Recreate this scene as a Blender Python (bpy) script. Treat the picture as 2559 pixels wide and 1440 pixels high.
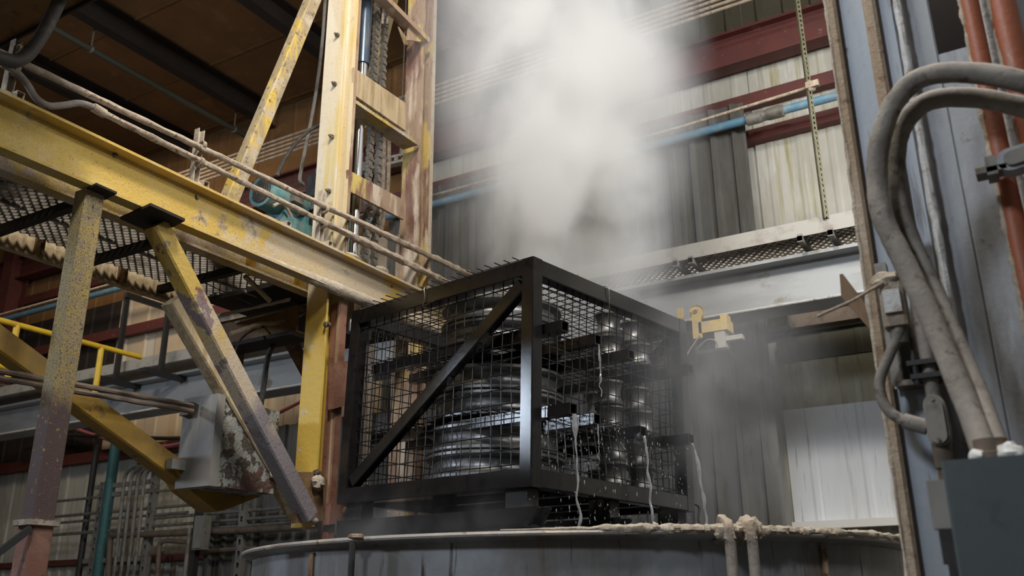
import bpy, bmesh, math, random
from mathutils import Vector, Matrix, noise
for o in list(bpy.data.objects): bpy.data.objects.remove(o)
SC = bpy.context.scene
COL = SC.collection
random.seed(7)

# ------------------------------------------------------------------ camera
# world: X = along the yellow runway beams (away, to the right), Y = along the back wall (away, to the left), Z up
F_PX, PITCH, ROLL, AZ = 2280.0, math.radians(19.4), math.radians(-0.42), math.radians(30.5)
CAM = Vector((0, 0, 1.7))
_fh = Vector((math.cos(AZ), math.sin(AZ), 0)); _rt = Vector((math.sin(AZ), -math.cos(AZ), 0)); _up = Vector((0, 0, 1))
FW = _fh*math.cos(PITCH) + _up*math.sin(PITCH); _cu = -_fh*math.sin(PITCH) + _up*math.cos(PITCH)
RT = _rt*math.cos(ROLL) + _cu*math.sin(ROLL); UP = _cu*math.cos(ROLL) - _rt*math.sin(ROLL)
cam = bpy.data.cameras.new('camera'); cam.sensor_width = 36.0; cam.lens = F_PX/2559*36.0
cam.clip_start = 0.05; cam.clip_end = 100
camo = bpy.data.objects.new('camera', cam); COL.objects.link(camo)
camo.matrix_world = Matrix.Translation(CAM) @ Matrix((RT, UP, -FW)).transposed().to_4x4()
cam.dof.use_dof = True; cam.dof.focus_distance = 5.0; cam.dof.aperture_fstop = 3.2
SC.camera = camo

# ------------------------------------------------------------------ world, lights, exposure
wd = bpy.data.worlds.new('world'); SC.world = wd; wd.use_nodes = True
wd.node_tree.nodes['Background'].inputs[0].default_value = (1.0, 0.93, 0.85, 1)
wd.node_tree.nodes['Background'].inputs[1].default_value = 0.012
def area(name, loc, target, size, power, color, size_y=None, spread=180):
    l = bpy.data.lights.new(name, 'AREA'); l.energy = power; l.color = color; l.size = size
    l.spread = math.radians(spread)
    if size_y: l.shape = 'RECTANGLE'; l.size_y = size_y
    o = bpy.data.objects.new(name, l); COL.objects.link(o); o.location = loc
    o.rotation_euler = (Vector(target) - Vector(loc)).to_track_quat('-Z', 'Y').to_euler()
    return o
area('high_bay_front', (1.6, 1.5, 8.0), (3.6, 3.4, 3.6), 0.8, 300, (1.0, 0.93, 0.81))
area('high_bay_aisle', (5.2, -2.4, 6.2), (9.0, 1.8, 4.6), 0.8, 190, (1.0, 0.97, 0.91))
area('steam_fill', (2.5, -1.2, 7.2), (5.6, 2.8, 5.4), 0.8, 150, (0.97, 0.98, 1.0))  # unseen lamp added to brighten the steam plume
area('casing_fill', (-2.2, 2.4, 6.2), (3.0, 0.6, 2.4), 0.8, 170, (0.84, 0.91, 1.0))  # unseen lamp added to brighten the furnace casing from the left
area('dock_door_daylight', (-1.67, 9.9, 5.25), (4.08, 2.33, 2.9), 0.4, 190, (0.72, 0.84, 1.0), 0.8)
area('high_bay_far', (6.0, 10.6, 8.3), (7.5, 11.0, 2.5), 1.0, 110, (1.0, 0.84, 0.62))
SC.view_settings.view_transform = 'Standard'; SC.view_settings.look = 'None'
SC.view_settings.gamma = 1.0; SC.view_settings.use_curve_mapping = False
SC.view_settings.exposure = 0.0
try:
    cy = SC.cycles
    cy.use_denoising = True; cy.max_bounces = 6; cy.diffuse_bounces = 3; cy.glossy_bounces = 3
    cy.transmission_bounces = 4; cy.transparent_max_bounces = 12; cy.volume_bounces = 2
    cy.volume_step_rate = 2.0; cy.volume_max_steps = 64; cy.caustics_reflective = False; cy.caustics_refractive = False
    cy.sample_clamp_indirect = 4.0; cy.use_adaptive_sampling = True; cy.adaptive_threshold = 0.06; cy.adaptive_min_samples = 16
except Exception: pass

# ------------------------------------------------------------------ sight lines (a pixel of the photo -> a point on a real plane of the building)
def ray(px, py): return FW + RT*((px-1279.5)/F_PX) - UP*((py-720)/F_PX)
def onU(px, py, u): d = ray(px, py); return CAM + d*((u-CAM.x)/d.x)
def onV(px, py, v): d = ray(px, py); return CAM + d*((v-CAM.y)/d.y)
def onZ(px, py, z): d = ray(px, py); return CAM + d*((z-CAM.z)/d.z)
V3 = Vector

# ------------------------------------------------------------------ materials
MATS = {}
def mat(name, base, rough=0.6, metal=0.0, layers=(), bump=None, dust=None, trans=0.0, coat=0.0, bump2=None):
    """base colour, then noise layers (colour, scale xyz, lo, hi, detail, kind), dust = (colour, lo, hi) settles on faces looking up"""
    m = bpy.data.materials.new(name); m.use_nodes = True; nt = m.node_tree; N = nt.nodes; L = nt.links
    b = N['Principled BSDF']; b.inputs['Roughness'].default_value = rough; b.inputs['Metallic'].default_value = metal
    if trans: b.inputs['Transmission Weight'].default_value = trans; b.inputs['IOR'].default_value = 1.33
    if coat: b.inputs['Coat Weight'].default_value = coat; b.inputs['Coat Roughness'].default_value = 0.12
    tc = N.new('ShaderNodeTexCoord')
    def mapped(sc):
        mp = N.new('ShaderNodeMapping'); mp.inputs['Scale'].default_value = sc; L.new(tc.outputs['Object'], mp.inputs[0]); return mp.outputs[0]
    col = None
    def mixin(fac, c):
        nonlocal col
        mx = N.new('ShaderNodeMix'); mx.data_type = 'RGBA'; L.new(fac, mx.inputs[0])
        if col is None: mx.inputs[6].default_value = (*base, 1)
        else: L.new(col, mx.inputs[6])
        mx.inputs[7].default_value = (*c, 1); col = mx.outputs[2]
    hsrc = None
    for i, ly in enumerate(layers):
        c, sc, lo, hi, det = ly[:5]; kind = ly[5] if len(ly) > 5 else 'n'
        if kind in 'xyz':        # wear that sets in along one axis of the thing, with a ragged border
            t = N.new('ShaderNodeTexNoise'); t.inputs['Scale'].default_value = 1.0; t.inputs['Detail'].default_value = det; L.new(mapped(sc), t.inputs['Vector'])
            sp = N.new('ShaderNodeSeparateXYZ'); L.new(tc.outputs['Object'], sp.inputs[0])
            ma = N.new('ShaderNodeMath'); ma.operation = 'MULTIPLY_ADD'; L.new(t.outputs[0], ma.inputs[0]); ma.inputs[1].default_value = ly[6]; 
            if lo < 0:
                ng = N.new('ShaderNodeMath'); ng.operation = 'MULTIPLY'; ng.inputs[1].default_value = -1; L.new(sp.outputs['xyz'.index(kind)], ng.inputs[0]); L.new(ng.outputs[0], ma.inputs[2])
            else: L.new(sp.outputs['xyz'.index(kind)], ma.inputs[2])
            r = N.new('ShaderNodeMapRange'); r.inputs[1].default_value = lo; r.inputs[2].default_value = hi; L.new(ma.outputs[0], r.inputs[0]); mixin(r.outputs[0], c); continue
        if kind == 'v':
            t = N.new('ShaderNodeTexVoronoi'); t.inputs['Scale'].default_value = 1.0
        else:
            t = N.new('ShaderNodeTexNoise'); t.inputs['Scale'].default_value = 1.0; t.inputs['Detail'].default_value = det; t.inputs['Roughness'].default_value = 0.62
        L.new(mapped(sc), t.inputs['Vector'])
        r = N.new('ShaderNodeMapRange'); r.inputs[1].default_value = lo; r.inputs[2].default_value = hi
        L.new(t.outputs[0], r.inputs[0]); mixin(r.outputs[0], c)
    if dust:
        g = N.new('ShaderNodeNewGeometry'); sp = N.new('ShaderNodeSeparateXYZ'); L.new(g.outputs['Normal'], sp.inputs[0])
        r = N.new('ShaderNodeMapRange'); r.inputs[1].default_value = dust[1]; r.inputs[2].default_value = dust[2]
        L.new(sp.outputs[2], r.inputs[0]); mixin(r.outputs[0], dust[0])
    if col is None: b.inputs['Base Color'].default_value = (*base, 1)
    else: L.new(col, b.inputs['Base Color'])
    if bump:
        t = N.new('ShaderNodeTexNoise'); t.inputs['Scale'].default_value = bump[0]; t.inputs['Detail'].default_value = 6; t.inputs['Roughness'].default_value = 0.7
        L.new(tc.outputs['Object'], t.inputs['Vector'])
        bp = N.new('ShaderNodeBump'); bp.inputs['Strength'].default_value = bump[1]; bp.inputs['Distance'].default_value = bump[2] if len(bump) > 2 else 0.01
        L.new(t.outputs[0], bp.inputs['Height']); L.new(bp.outputs[0], b.inputs['Normal'])
    MATS[name] = m; return m
def iso(s): return (s, s, s)
DUST = (0.56, 0.46, 0.35); RUST = (0.10, 0.045, 0.022); PRIM = (0.17, 0.075, 0.055); GREYP = (0.27, 0.23, 0.23)
mat('yellow_beam', (0.62, 0.42, 0.085), 0.55, 0, [
    ((0.70, 0.52, 0.17), iso(3.0), .45, .65, 4), (DUST, iso(1.9), .50, .66, 8), ((0.55, 0.45, 0.32), (3, 3, 3), .9, 2.3, 8, 'x', 1.6), ((0.60, 0.41, 0.09), iso(4.1), .52, .62, 7),
    ((0.30, 0.24, 0.19), iso(7), .60, .66, 10), (PRIM, iso(11), .66, .70, 8), ((0.05, 0.035, 0.02), iso(75), .66, .72, 3), ((0.34, 0.25, 0.12), iso(170), .58, .66, 4)], (60, .7, .010), (DUST, .5, .9))
mat('yellow_far_beam', (0.52, 0.37, 0.10), 0.65, 0, [
    (DUST, iso(3.2), .42, .58, 9), ((0.64, 0.47, 0.14), iso(6), .56, .64, 6), ((0.28, 0.22, 0.16), iso(2.3), .55, .68, 8), ((0.13, 0.09, 0.06), iso(120), .55, .62, 6)], (45, .8, .015), (DUST, .5, .9))
mat('yellow_column', (0.56, 0.40, 0.10), 0.6, 0, [
    ((0.50, 0.38, 0.18), iso(4), .42, .62, 6), ((0.42, 0.32, 0.20), (40, 40, 16), .47, .60, 10), ((0.20, 0.155, 0.13), (150, 150, 100), .52, .58, 6), ((0.12, 0.09, 0.075), (70, 70, 50), .60, .64, 8),
    ((0.135, 0.085, 0.075), (9, 9, 7), -2.86, -2.74, 8, 'z', -.25), ((0.50, 0.36, 0.09), (60, 60, 30), .61, .65, 8)], (110, 1.0, .010), (DUST, .5, .9))
mat('yellow_diagonal', (0.50, 0.34, 0.075), 0.6, 0, [
    ((0.47, 0.38, 0.28), (5, 5, 5), -1.75, -1.5, 9, 'z', -1.2), ((0.20, 0.145, 0.14), iso(4.2), .55, .58, 10), ((0.235, 0.205, 0.215), (5, 5, 5), -1.1, -.95, 9, 'z', -.9),
    (PRIM, iso(6.3), .63, .67, 8), ((0.06, 0.045, 0.04), iso(55), .64, .70, 3)], (42, .6, .012), (DUST, .75, .95))
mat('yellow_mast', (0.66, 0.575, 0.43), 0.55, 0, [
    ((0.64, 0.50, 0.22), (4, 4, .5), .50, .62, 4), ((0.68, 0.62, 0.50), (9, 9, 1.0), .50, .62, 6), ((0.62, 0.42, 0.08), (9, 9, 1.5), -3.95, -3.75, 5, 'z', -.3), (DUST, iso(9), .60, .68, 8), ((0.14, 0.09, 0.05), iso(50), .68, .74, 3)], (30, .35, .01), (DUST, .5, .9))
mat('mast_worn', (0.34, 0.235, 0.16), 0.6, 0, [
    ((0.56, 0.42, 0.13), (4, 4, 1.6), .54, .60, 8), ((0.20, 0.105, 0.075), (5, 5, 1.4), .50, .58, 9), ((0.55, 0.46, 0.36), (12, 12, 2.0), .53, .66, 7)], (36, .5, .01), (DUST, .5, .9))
mat('brace_dull', (0.30, 0.235, 0.14), 0.65, 0, [((0.52, 0.36, 0.07), (7, 7, 1.6), .52, .60, 6), ((0.42, 0.35, 0.26), iso(7), .52, .64, 7), ((0.13, 0.095, 0.06), iso(30), .58, .66, 5)], (40, .5, .01))
mat('cream_crust', (0.62, 0.53, 0.42), 0.95, 0, [((0.42, 0.32, 0.22), iso(24), .54, .72, 8), ((0.74, 0.66, 0.54), iso(9), .52, .68, 6)], (60, .9, .02))
mat('conduit_dusty', (0.43, 0.34, 0.26), 0.85, 0, [((0.60, 0.51, 0.40), iso(16), .46, .62, 8), ((0.20, 0.145, 0.105), iso(34), .56, .66, 6)], (80, .9, .012), (DUST, .2, .8))
mat('hose_dusty', (0.23, 0.205, 0.18), 0.8, 0, [((0.33, 0.30, 0.26), iso(9), .46, .66, 6), ((0.12, 0.10, 0.085), iso(26), .56, .68, 5)], (90, .5, .008), ((0.40, 0.36, 0.31), .35, .95))
mat('hose_dark', (0.055, 0.05, 0.045), 0.6, 0, [((0.14, 0.12, 0.10), iso(8), .52, .68, 5)], (40, .3, .01))
mat('black_steel', (0.009, 0.0085, 0.009), 0.11, 0.0, [((0.016, 0.0135, 0.0135), iso(3), .45, .62, 5), ((0.006, 0.006, 0.007), iso(14), .52, .66, 6)], (130, .12, .003))
mat('black_wire', (0.014, 0.014, 0.015), 0.35, 0.2, [((0.03, 0.028, 0.027), iso(12), .5, .65, 3)])
mat('black_dull', (0.014, 0.013, 0.013), 0.55, 0, [((0.045, 0.042, 0.04), iso(7), .5, .68, 5)])
mat('cast_aluminium', (0.25, 0.25, 0.25), 0.42, 0.9, [((0.17, 0.168, 0.165), iso(5), .45, .62, 6), ((0.36, 0.36, 0.36), iso(17), .55, .68, 4)], (50, .12, .004))
mat('tank_steel', (0.185, 0.178, 0.17), 0.55, 0.25, [
    ((0.31, 0.325, 0.345), (1.3, 1.3, .9), .46, .60, 5), ((0.14, 0.105, 0.07), (9, 9, 1.1), .56, .68, 7), ((0.045, 0.032, 0.022), (26, 26, 1.8), .60, .70, 6), ((0.26, 0.25, 0.24), (14, 14, 1.0), .60, .72, 6)], (25, .2, .006))
mat('tank_rim', (0.36, 0.335, 0.31), 0.5, 0.2, [((0.50, 0.43, 0.35), iso(6), .5, .64, 6), ((0.12, 0.09, 0.07), iso(17), .60, .70, 6)], (50, .5, .008))
mat('panel_blue_grey', (0.30, 0.335, 0.385), 0.5, 0.1, [
    ((0.37, 0.40, 0.44), (6, 6, 1.2), .46, .62, 6), ((0.19, 0.19, 0.20), (34, 34, 3.0), .60, .70, 6), ((0.15, 0.12, 0.095), iso(22), .64, .72, 7)], (30, .15, .005))
mat('panel_grey', (0.32, 0.335, 0.355), 0.55, 0.05, [
    ((0.235, 0.235, 0.245), (10, 10, 2.2), .45, .62, 8), ((0.43, 0.45, 0.475), (7, 7, 1.5), .56, .68, 6), ((0.16, 0.13, 0.105), iso(12), .62, .70, 8)], (24, .2, .006))
mat('tan_edge', (0.34, 0.25, 0.165), 0.75, 0, [((0.46, 0.37, 0.28), (14, 14, 3), .5, .66, 6), ((0.19, 0.11, 0.06), iso(20), .58, .68, 6)], (60, .6, .01))
mat('rusty_edge', (0.26, 0.145, 0.075), 0.75, 0, [((0.44, 0.35, 0.26), (14, 14, 3), .52, .66, 6), ((0.12, 0.06, 0.03), iso(16), .55, .66, 6)], (60, .6, .01))
mat('orange_pipe', (0.33, 0.095, 0.042), 0.5, 0, [((0.22, 0.085, 0.05), (9, 9, 2), .5, .64, 6), ((0.42, 0.34, 0.27), (8, 8, 2.4), .60, .70, 8)], (30, .25, .008))
mat('white_pipe', (0.50, 0.50, 0.49), 0.5, 0, [((0.30, 0.25, 0.21), iso(22), .52, .64, 7)], (40, .5, .008))
mat('box_grey_green', (0.072, 0.088, 0.092), 0.45, 0, [((0.10, 0.12, 0.125), iso(4), .45, .65, 5), ((0.04, 0.045, 0.045), iso(6), .58, .68, 5)])
mat('red_primer', (0.23, 0.105, 0.07), 0.7, 0, [((0.30, 0.16, 0.11), iso(6), .48, .62, 7), ((0.12, 0.06, 0.045), iso(14), .58, .68, 6)], (50, .4, .008))
mat('maroon_steel', (0.115, 0.028, 0.024), 0.6, 0, [((0.085, 0.026, 0.023), iso(2.5), .45, .65, 5), ((0.19, 0.11, 0.09), iso(11), .62, .72, 6)], (30, .2, .006))
mat('dark_brown_steel', (0.018, 0.012, 0.010), 0.8, 0, [((0.028, 0.018, 0.013), iso(2.5), .45, .65, 5)])
mat('ceiling_liner', (0.23, 0.118, 0.043), 0.85, 0, [((0.185, 0.094, 0.034), iso(0.9), .42, .62, 5), ((0.27, 0.145, 0.058), iso(2.6), .55, .70, 5)])
mat('wall_cream', (0.48, 0.47, 0.42), 0.6, 0, [
    ((0.37, 0.36, 0.31), (1.5, 1.5, .6), .42, .60, 5), ((0.30, 0.27, 0.13), (7, 7, .42), .56, .68, 7), ((0.60, 0.60, 0.58), (3, 3, .6), .58, .70, 5), ((0.23, 0.20, 0.12), (22, 22, .8), .62, .74, 5)])
mat('wall_olive', (0.34, 0.325, 0.235), 0.65, 0, [
    ((0.20, 0.185, 0.085), (1.6, 1.6, .7), .44, .58, 6), ((0.42, 0.42, 0.36), (3.4, 3.4, .6), .56, .66, 6), ((0.11, 0.095, 0.045), (16, 16, .7), .56, .68, 6)])
mat('wall_lit_white', (0.62, 0.645, 0.68), 0.55, 0, [
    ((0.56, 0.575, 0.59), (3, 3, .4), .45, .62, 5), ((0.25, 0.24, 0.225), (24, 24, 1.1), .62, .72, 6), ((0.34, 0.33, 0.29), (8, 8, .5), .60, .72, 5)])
mat('wall_tan', (0.56, 0.44, 0.30), 0.65, 0, [((0.50, 0.42, 0.33), (1.2, 1.2, .5), .42, .62, 5), ((0.42, 0.29, 0.17), (5, 5, .4), .56, .70, 6), ((0.58, 0.54, 0.48), (2.2, 2.2, .5), .56, .70, 4)])
mat('liner_grey', (0.13, 0.127, 0.12), 0.6, 0.1, [
    ((0.075, 0.071, 0.063), (2.2, 2.2, .5), .42, .60, 5), ((0.155, 0.152, 0.145), (9, 9, .25), .56, .66, 4), ((0.085, 0.075, 0.04), (13, 13, .3), .58, .70, 6), ((0.06, 0.055, 0.05), (4, 4, 1.6), .60, .68, 6)])
mat('crane_grey', (0.36, 0.37, 0.38), 0.5, 0.1, [((0.29, 0.295, 0.30), (1.2, 1.2, 5), .45, .62, 5), ((0.20, 0.18, 0.14), iso(3.4), .60, .70, 6)])
mat('tray_grey', (0.40, 0.385, 0.355), 0.6, 0.2, [((0.29, 0.265, 0.23), iso(5), .5, .64, 6)])
mat('grating_steel', (0.36, 0.33, 0.29), 0.5, 0.5, [((0.15, 0.125, 0.10), iso(9), .48, .64, 6)])
mat('toe_tan', (0.45, 0.35, 0.215), 0.75, 0, [((0.30, 0.215, 0.115), (20, 20, 2), .46, .62, 6), ((0.55, 0.46, 0.34), (30, 30, 1), .56, .68, 4)], (40, .5, .01))  # vertical stripes paint in the light falling through the walkway grating
mat('roof_olive_shade', (0.062, 0.056, 0.036), 0.8)
mat('olive_strut', (0.125, 0.12, 0.07), 0.55, 0.3, [((0.19, 0.18, 0.12), iso(14), .5, .65, 5), ((0.14, 0.12, 0.06), iso(28), .58, .68, 5)])
mat('strut_dusty', (0.55, 0.47, 0.38), 0.85, 0, [((0.36, 0.285, 0.215), iso(18), .5, .64, 7)], (60, .7, .012))
mat('strut_grey', (0.25, 0.24, 0.22), 0.6, 0.3, [((0.14, 0.125, 0.105), iso(12), .5, .66, 5)])
mat('conduit_grey', (0.23, 0.215, 0.19), 0.55, 0.35, [((0.12, 0.105, 0.085), iso(9), .48, .66, 5)])
mat('pipe_brown', (0.155, 0.115, 0.085), 0.65, 0.1, [((0.095, 0.07, 0.05), iso(9), .48, .66, 5)])
mat('pipe_dark_green', (0.055, 0.058, 0.045), 0.6)
mat('cylinder_blue', (0.10, 0.14, 0.20), 0.25, 0.7, [((0.22, 0.22, 0.22), (20, 20, 2), .55, .65, 4)])
mat('pipe_black', (0.03, 0.03, 0.029), 0.5, 0.1)
mat('blue_pipe', (0.12, 0.27, 0.39), 0.5, 0, [((0.23, 0.33, 0.39), iso(9), .48, .64, 5), ((0.30, 0.29, 0.25), iso(20), .60, .70, 6)])
mat('teal_pipe', (0.035, 0.125, 0.13), 0.5, 0, [((0.06, 0.16, 0.165), iso(9), .5, .64, 5)])
mat('teal_paint', (0.075, 0.235, 0.245), 0.5, 0, [((0.20, 0.29, 0.28), iso(11), .46, .62, 6), ((0.33, 0.285, 0.22), iso(16), .58, .68, 6)], (40, .3, .006), ((0.40, 0.37, 0.30), .6, .95))
mat('fan_mesh_dark', (0.09, 0.085, 0.075), 0.7, 0.2, [((0.20, 0.17, 0.13), iso(60), .55, .65, 3)])
mat('chrome', (0.80, 0.82, 0.85), 0.08, 1.0)
mat('chain_steel', (0.33, 0.30, 0.26), 0.45, 0.8, [((0.18, 0.15, 0.12), iso(40), .5, .62, 4)])
mat('rail_yellow', (0.72, 0.47, 0.03), 0.45, 0, [((0.62, 0.38, 0.03), iso(6), .5, .65, 4)])
mat('gusset_yellow', (0.35, 0.20, 0.024), 0.6, 0, [((0.25, 0.15, 0.03), iso(4), .45, .62, 5), ((0.11, 0.07, 0.03), iso(9), .60, .70, 6)], (30, .3, .008))
mat('trolley_yellow', (0.58, 0.42, 0.13), 0.6, 0, [((0.46, 0.36, 0.22), iso(12), .46, .62, 6), ((0.20, 0.17, 0.13), iso(20), .60, .68, 5)])
mat('brown_channel', (0.165, 0.088, 0.034), 0.75, 0, [((0.23, 0.14, 0.065), iso(5), .48, .64, 6), ((0.075, 0.04, 0.02), iso(8), .55, .66, 6)], (30, .4, .01), (DUST, .5, .9))
mat('peeling_paint', (0.27, 0.275, 0.25), 0.6, 0, [((0.34, 0.345, 0.315), iso(7), .5, .62, 5), ((0.06, 0.045, 0.035), iso(13), .48, .515, 14), ((0.10, 0.05, 0.04), iso(3.0), .54, .57, 9), ((0.18, 0.165, 0.14), iso(40), .58, .66, 5)], (26, .9, .02))
mat('box_grey', (0.20, 0.188, 0.172), 0.65, 0, [((0.25, 0.235, 0.215), (6, 6, 1.5), .48, .62, 6), ((0.16, 0.14, 0.12), (14, 14, 1.5), .58, .70, 6)])
mat('wood_weathered', (0.20, 0.13, 0.075), 0.8, 0, [((0.13, 0.08, 0.048), (30, 30, 6), .46, .64, 6)])
mat('pink_hose', (0.42, 0.13, 0.16), 0.5)
mat('bolt_steel', (0.12, 0.10, 0.085), 0.55, 0.5, [((0.26, 0.21, 0.16), iso(40), .5, .62, 4)])
mat('water', (0.85, 0.88, 0.9), 0.06, 0, trans=0.75)
mat('tank_water', (0.05, 0.055, 0.05), 0.08, 0, bump=(9, .2, .01))
mat('concrete', (0.20, 0.19, 0.175), 0.8, 0, [((0.13, 0.12, 0.11), iso(1.6), .45, .62, 6)])
mat('white_frame', (0.62, 0.61, 0.58), 0.5)
mat('window_glass', (0.16, 0.17, 0.19), 0.1, 0, [((0.26, 0.27, 0.29), (5, 5, 1), .5, .56, 2)])
mat('valve_blue', (0.05, 0.10, 0.28), 0.45)

# ------------------------------------------------------------------ mesh builder
def orth(d, hint=None):
    d = d.normalized(); h = hint or V3((0, 0, 1))
    if abs(d.dot(h.normalized())) > .98: h = V3((1, 0, 0)) if abs(d.x) < .9 else V3((0, 1, 0))
    s = (h - d*h.dot(d)).normalized(); return s, d.cross(s)
def crv(pts, k=8):
    pts = [V3(p) for p in pts]; P = [pts[0]*2 - pts[1]] + pts + [pts[-1]*2 - pts[-2]]; out = []
    for i in range(1, len(P)-2):
        a, b, c, d = P[i-1:i+3]
        for j in range(k):
            t = j/k; out.append(.5*((2*b) + (c-a)*t + (2*a-5*b+4*c-d)*t*t + (3*b-a-3*c+d)*t**3))
    out.append(pts[-1]); return out
class MB:
    def __init__(s): s.v = []; s.f = []
    def add(s, v, f):
        n = len(s.v); s.v += [V3(p) for p in v]; s.f += [tuple(i+n for i in q) for q in f]; return s
    def bx(s, x0, x1, y0, y1, z0, z1):
        return s.add([(x, y, z) for z in (z0, z1) for y in (y0, y1) for x in (x0, x1)],
                     [(0, 2, 3, 1), (4, 5, 7, 6), (0, 1, 5, 4), (2, 6, 7, 3), (0, 4, 6, 2), (1, 3, 7, 5)])
    def sweep(s, p0, p1, prof, hint=None, ends=None):
        p0, p1 = V3(p0), V3(p1); d = p1 - p0; a, b = orth(d, hint); n = len(prof)
        # profile x runs along b (sideways), y along a (towards hint)
        v = [p0 - b*x + a*y for x, y in prof] + [p1 - b*x + a*y for x, y in prof]
        f = [(i, (i+1) % n, n+(i+1) % n, n+i) for i in range(n)] + [tuple(range(n-1, -1, -1)), tuple(range(n, 2*n))]
        return s.add(v, f)
    def pipe(s, pts, r, n=10, rf=None, cap=True):
        pts = [V3(p) for p in pts]; a = None; v = []; m = len(pts)
        for i, p in enumerate(pts):
            d = (pts[min(i+1, m-1)] - pts[max(i-1, 0)]).normalized()
            if a is None: a, _ = orth(d)
            a = (a - d*a.dot(d)); a = a.normalized() if a.length > 1e-6 else orth(d)[0]
            b = d.cross(a)
            for k in range(n):
                t = 2*math.pi*k/n; dr = a*math.cos(t) + b*math.sin(t); rr = r if rf is None else r*rf(i, p, dr)
                v.append(p + dr*rr)
        f = [(i*n+k, i*n+(k+1) % n, (i+1)*n+(k+1) % n, (i+1)*n+k) for i in range(m-1) for k in range(n)]
        if cap: f += [tuple(range(n-1, -1, -1)), tuple(range((m-1)*n, m*n))]
        return s.add(v, f)
    def lathe(s, prof, o, ax=(0, 0, 1), n=32, closed=False):
        o = V3(o); ax = V3(ax).normalized(); a, b = orth(ax); m = len(prof); v = []
        for r, h in prof:
            for k in range(n):
                t = 2*math.pi*k/n; v.append(o + ax*h + (a*math.cos(t) + b*math.sin(t))*r)
        f = [(i*n+k, i*n+(k+1) % n, ((i+1) % m)*n+(k+1) % n, ((i+1) % m)*n+k) for i in range(m if closed else m-1) for k in range(n)]
        if not closed: f += [tuple(range(n-1, -1, -1)), tuple(range((m-1)*n, m*n))]
        return s.add(v, f)
    def plate(s, pts, n, th):
        n = V3(n).normalized()*th; pts = [V3(p) for p in pts]; k = len(pts)
        v = pts + [p + n for p in pts]
        return s.add(v, [tuple(range(k-1, -1, -1)), tuple(range(k, 2*k))] + [(i, (i+1) % k, k+(i+1) % k, k+i) for i in range(k)])
    def blob(s, c, r, sx=1, sy=1, sz=1, seed=0, n=8, amp=.35):
        c = V3(c); v = []; f = []
        for i in range(n+1):
            ph = math.pi*i/n
            for k in range(n+2):
                t = 2*math.pi*k/(n+2); d = V3((math.sin(ph)*math.cos(t), math.sin(ph)*math.sin(t), math.cos(ph)))
                q = 1 + amp*noise.noise(d*1.7 + V3((seed*3.7, seed*1.3, seed)))
                v.append(c + V3((d.x*sx, d.y*sy, d.z*sz))*r*q)
        m = n+2
        f = [(i*m+k, (i+1)*m+k, (i+1)*m+(k+1) % m, i*m+(k+1) % m) for i in range(n) for k in range(m)]
        return s.add(v, f)
def hss(w, h, r=.012):
    o = []; r = min(r, w*.3, h*.3)*.8
    for cx, cy, a0 in ((w/2-r, h/2-r, 0), (-w/2+r, h/2-r, 90), (-w/2+r, -h/2+r, 180), (w/2-r, -h/2+r, 270)):
        for k in range(2):
            t = math.radians(a0 + 90*k); o.append((cx + r*math.cos(t), cy + r*math.sin(t)))
    return o
def rect(w, h): return [(w/2, h/2), (-w/2, h/2), (-w/2, -h/2), (w/2, -h/2)]
def isec(b, h, tf, tw):
    return [(b/2, h/2), (-b/2, h/2), (-b/2, h/2-tf), (-tw/2, h/2-tf), (-tw/2, -h/2+tf), (-b/2, -h/2+tf), (-b/2, -h/2), (b/2, -h/2), (b/2, -h/2+tf), (tw/2, -h/2+tf), (tw/2, h/2-tf), (b/2, h/2-tf)]
def csec(b, h, tf, tw):   # web at +x side, flanges to -x
    return [(0, h/2), (-b, h/2), (-b, h/2-tf), (-tw, h/2-tf), (-tw, -h/2+tf), (-b, -h/2+tf), (-b, -h/2), (0, -h/2)]
def rough(amp, fq, seed=0, lo=None):
    def f(i, p, d):
        q = 1 + amp*noise.noise(p*fq + d*.8 + V3((seed, seed*2.1, 0)))
        return q if lo is None else max(lo, q)
    return f

# ------------------------------------------------------------------ objects
ORG = {}
def finish(me, m, smooth):
    me.materials.append(MATS[m])
    if smooth:
        for p in me.polygons: p.use_smooth = True
        try: me.set_sharp_from_angle(angle=math.radians(38))
        except Exception: pass
def obj(name, mb, m, parent=None, label=None, cat=None, group=None, kind=None, smooth=True, origin=None):
    if parent is not None: o0 = ORG[parent]
    elif origin is not None: o0 = V3(origin)
    else:
        xs = [p.x for p in mb.v]; ys = [p.y for p in mb.v]; zs = [p.z for p in mb.v]
        o0 = V3(((min(xs)+max(xs))/2, (min(ys)+max(ys))/2, min(zs)))
    me = bpy.data.meshes.new(name); me.from_pydata([tuple(p - o0) for p in mb.v], [], mb.f); me.validate(); me.update()
    bm = bmesh.new(); bm.from_mesh(me); bmesh.ops.recalc_face_normals(bm, faces=bm.faces); bm.to_mesh(me); bm.free()
    finish(me, m, smooth)
    o = bpy.data.objects.new(name, me); COL.objects.link(o); ORG[o] = o0
    if parent is not None: o.parent = parent
    else: o.location = o0
    tag(o, label, cat, group, kind); return o
def tag(o, label=None, cat=None, group=None, kind=None):
    for k, v in (('label', label), ('category', cat), ('group', group), ('kind', kind)):
        if v: o[k] = v
def root(name, loc, label, cat, group=None, rot=None):
    o = bpy.data.objects.new(name, None); COL.objects.link(o); o.empty_display_size = .1
    if rot is not None: o.matrix_world = Matrix.Translation(V3(loc)) @ rot.to_4x4(); ORG[o] = V3((0, 0, 0))
    else: o.location = loc; ORG[o] = V3(loc)
    tag(o, label, cat, group); return o
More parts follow.
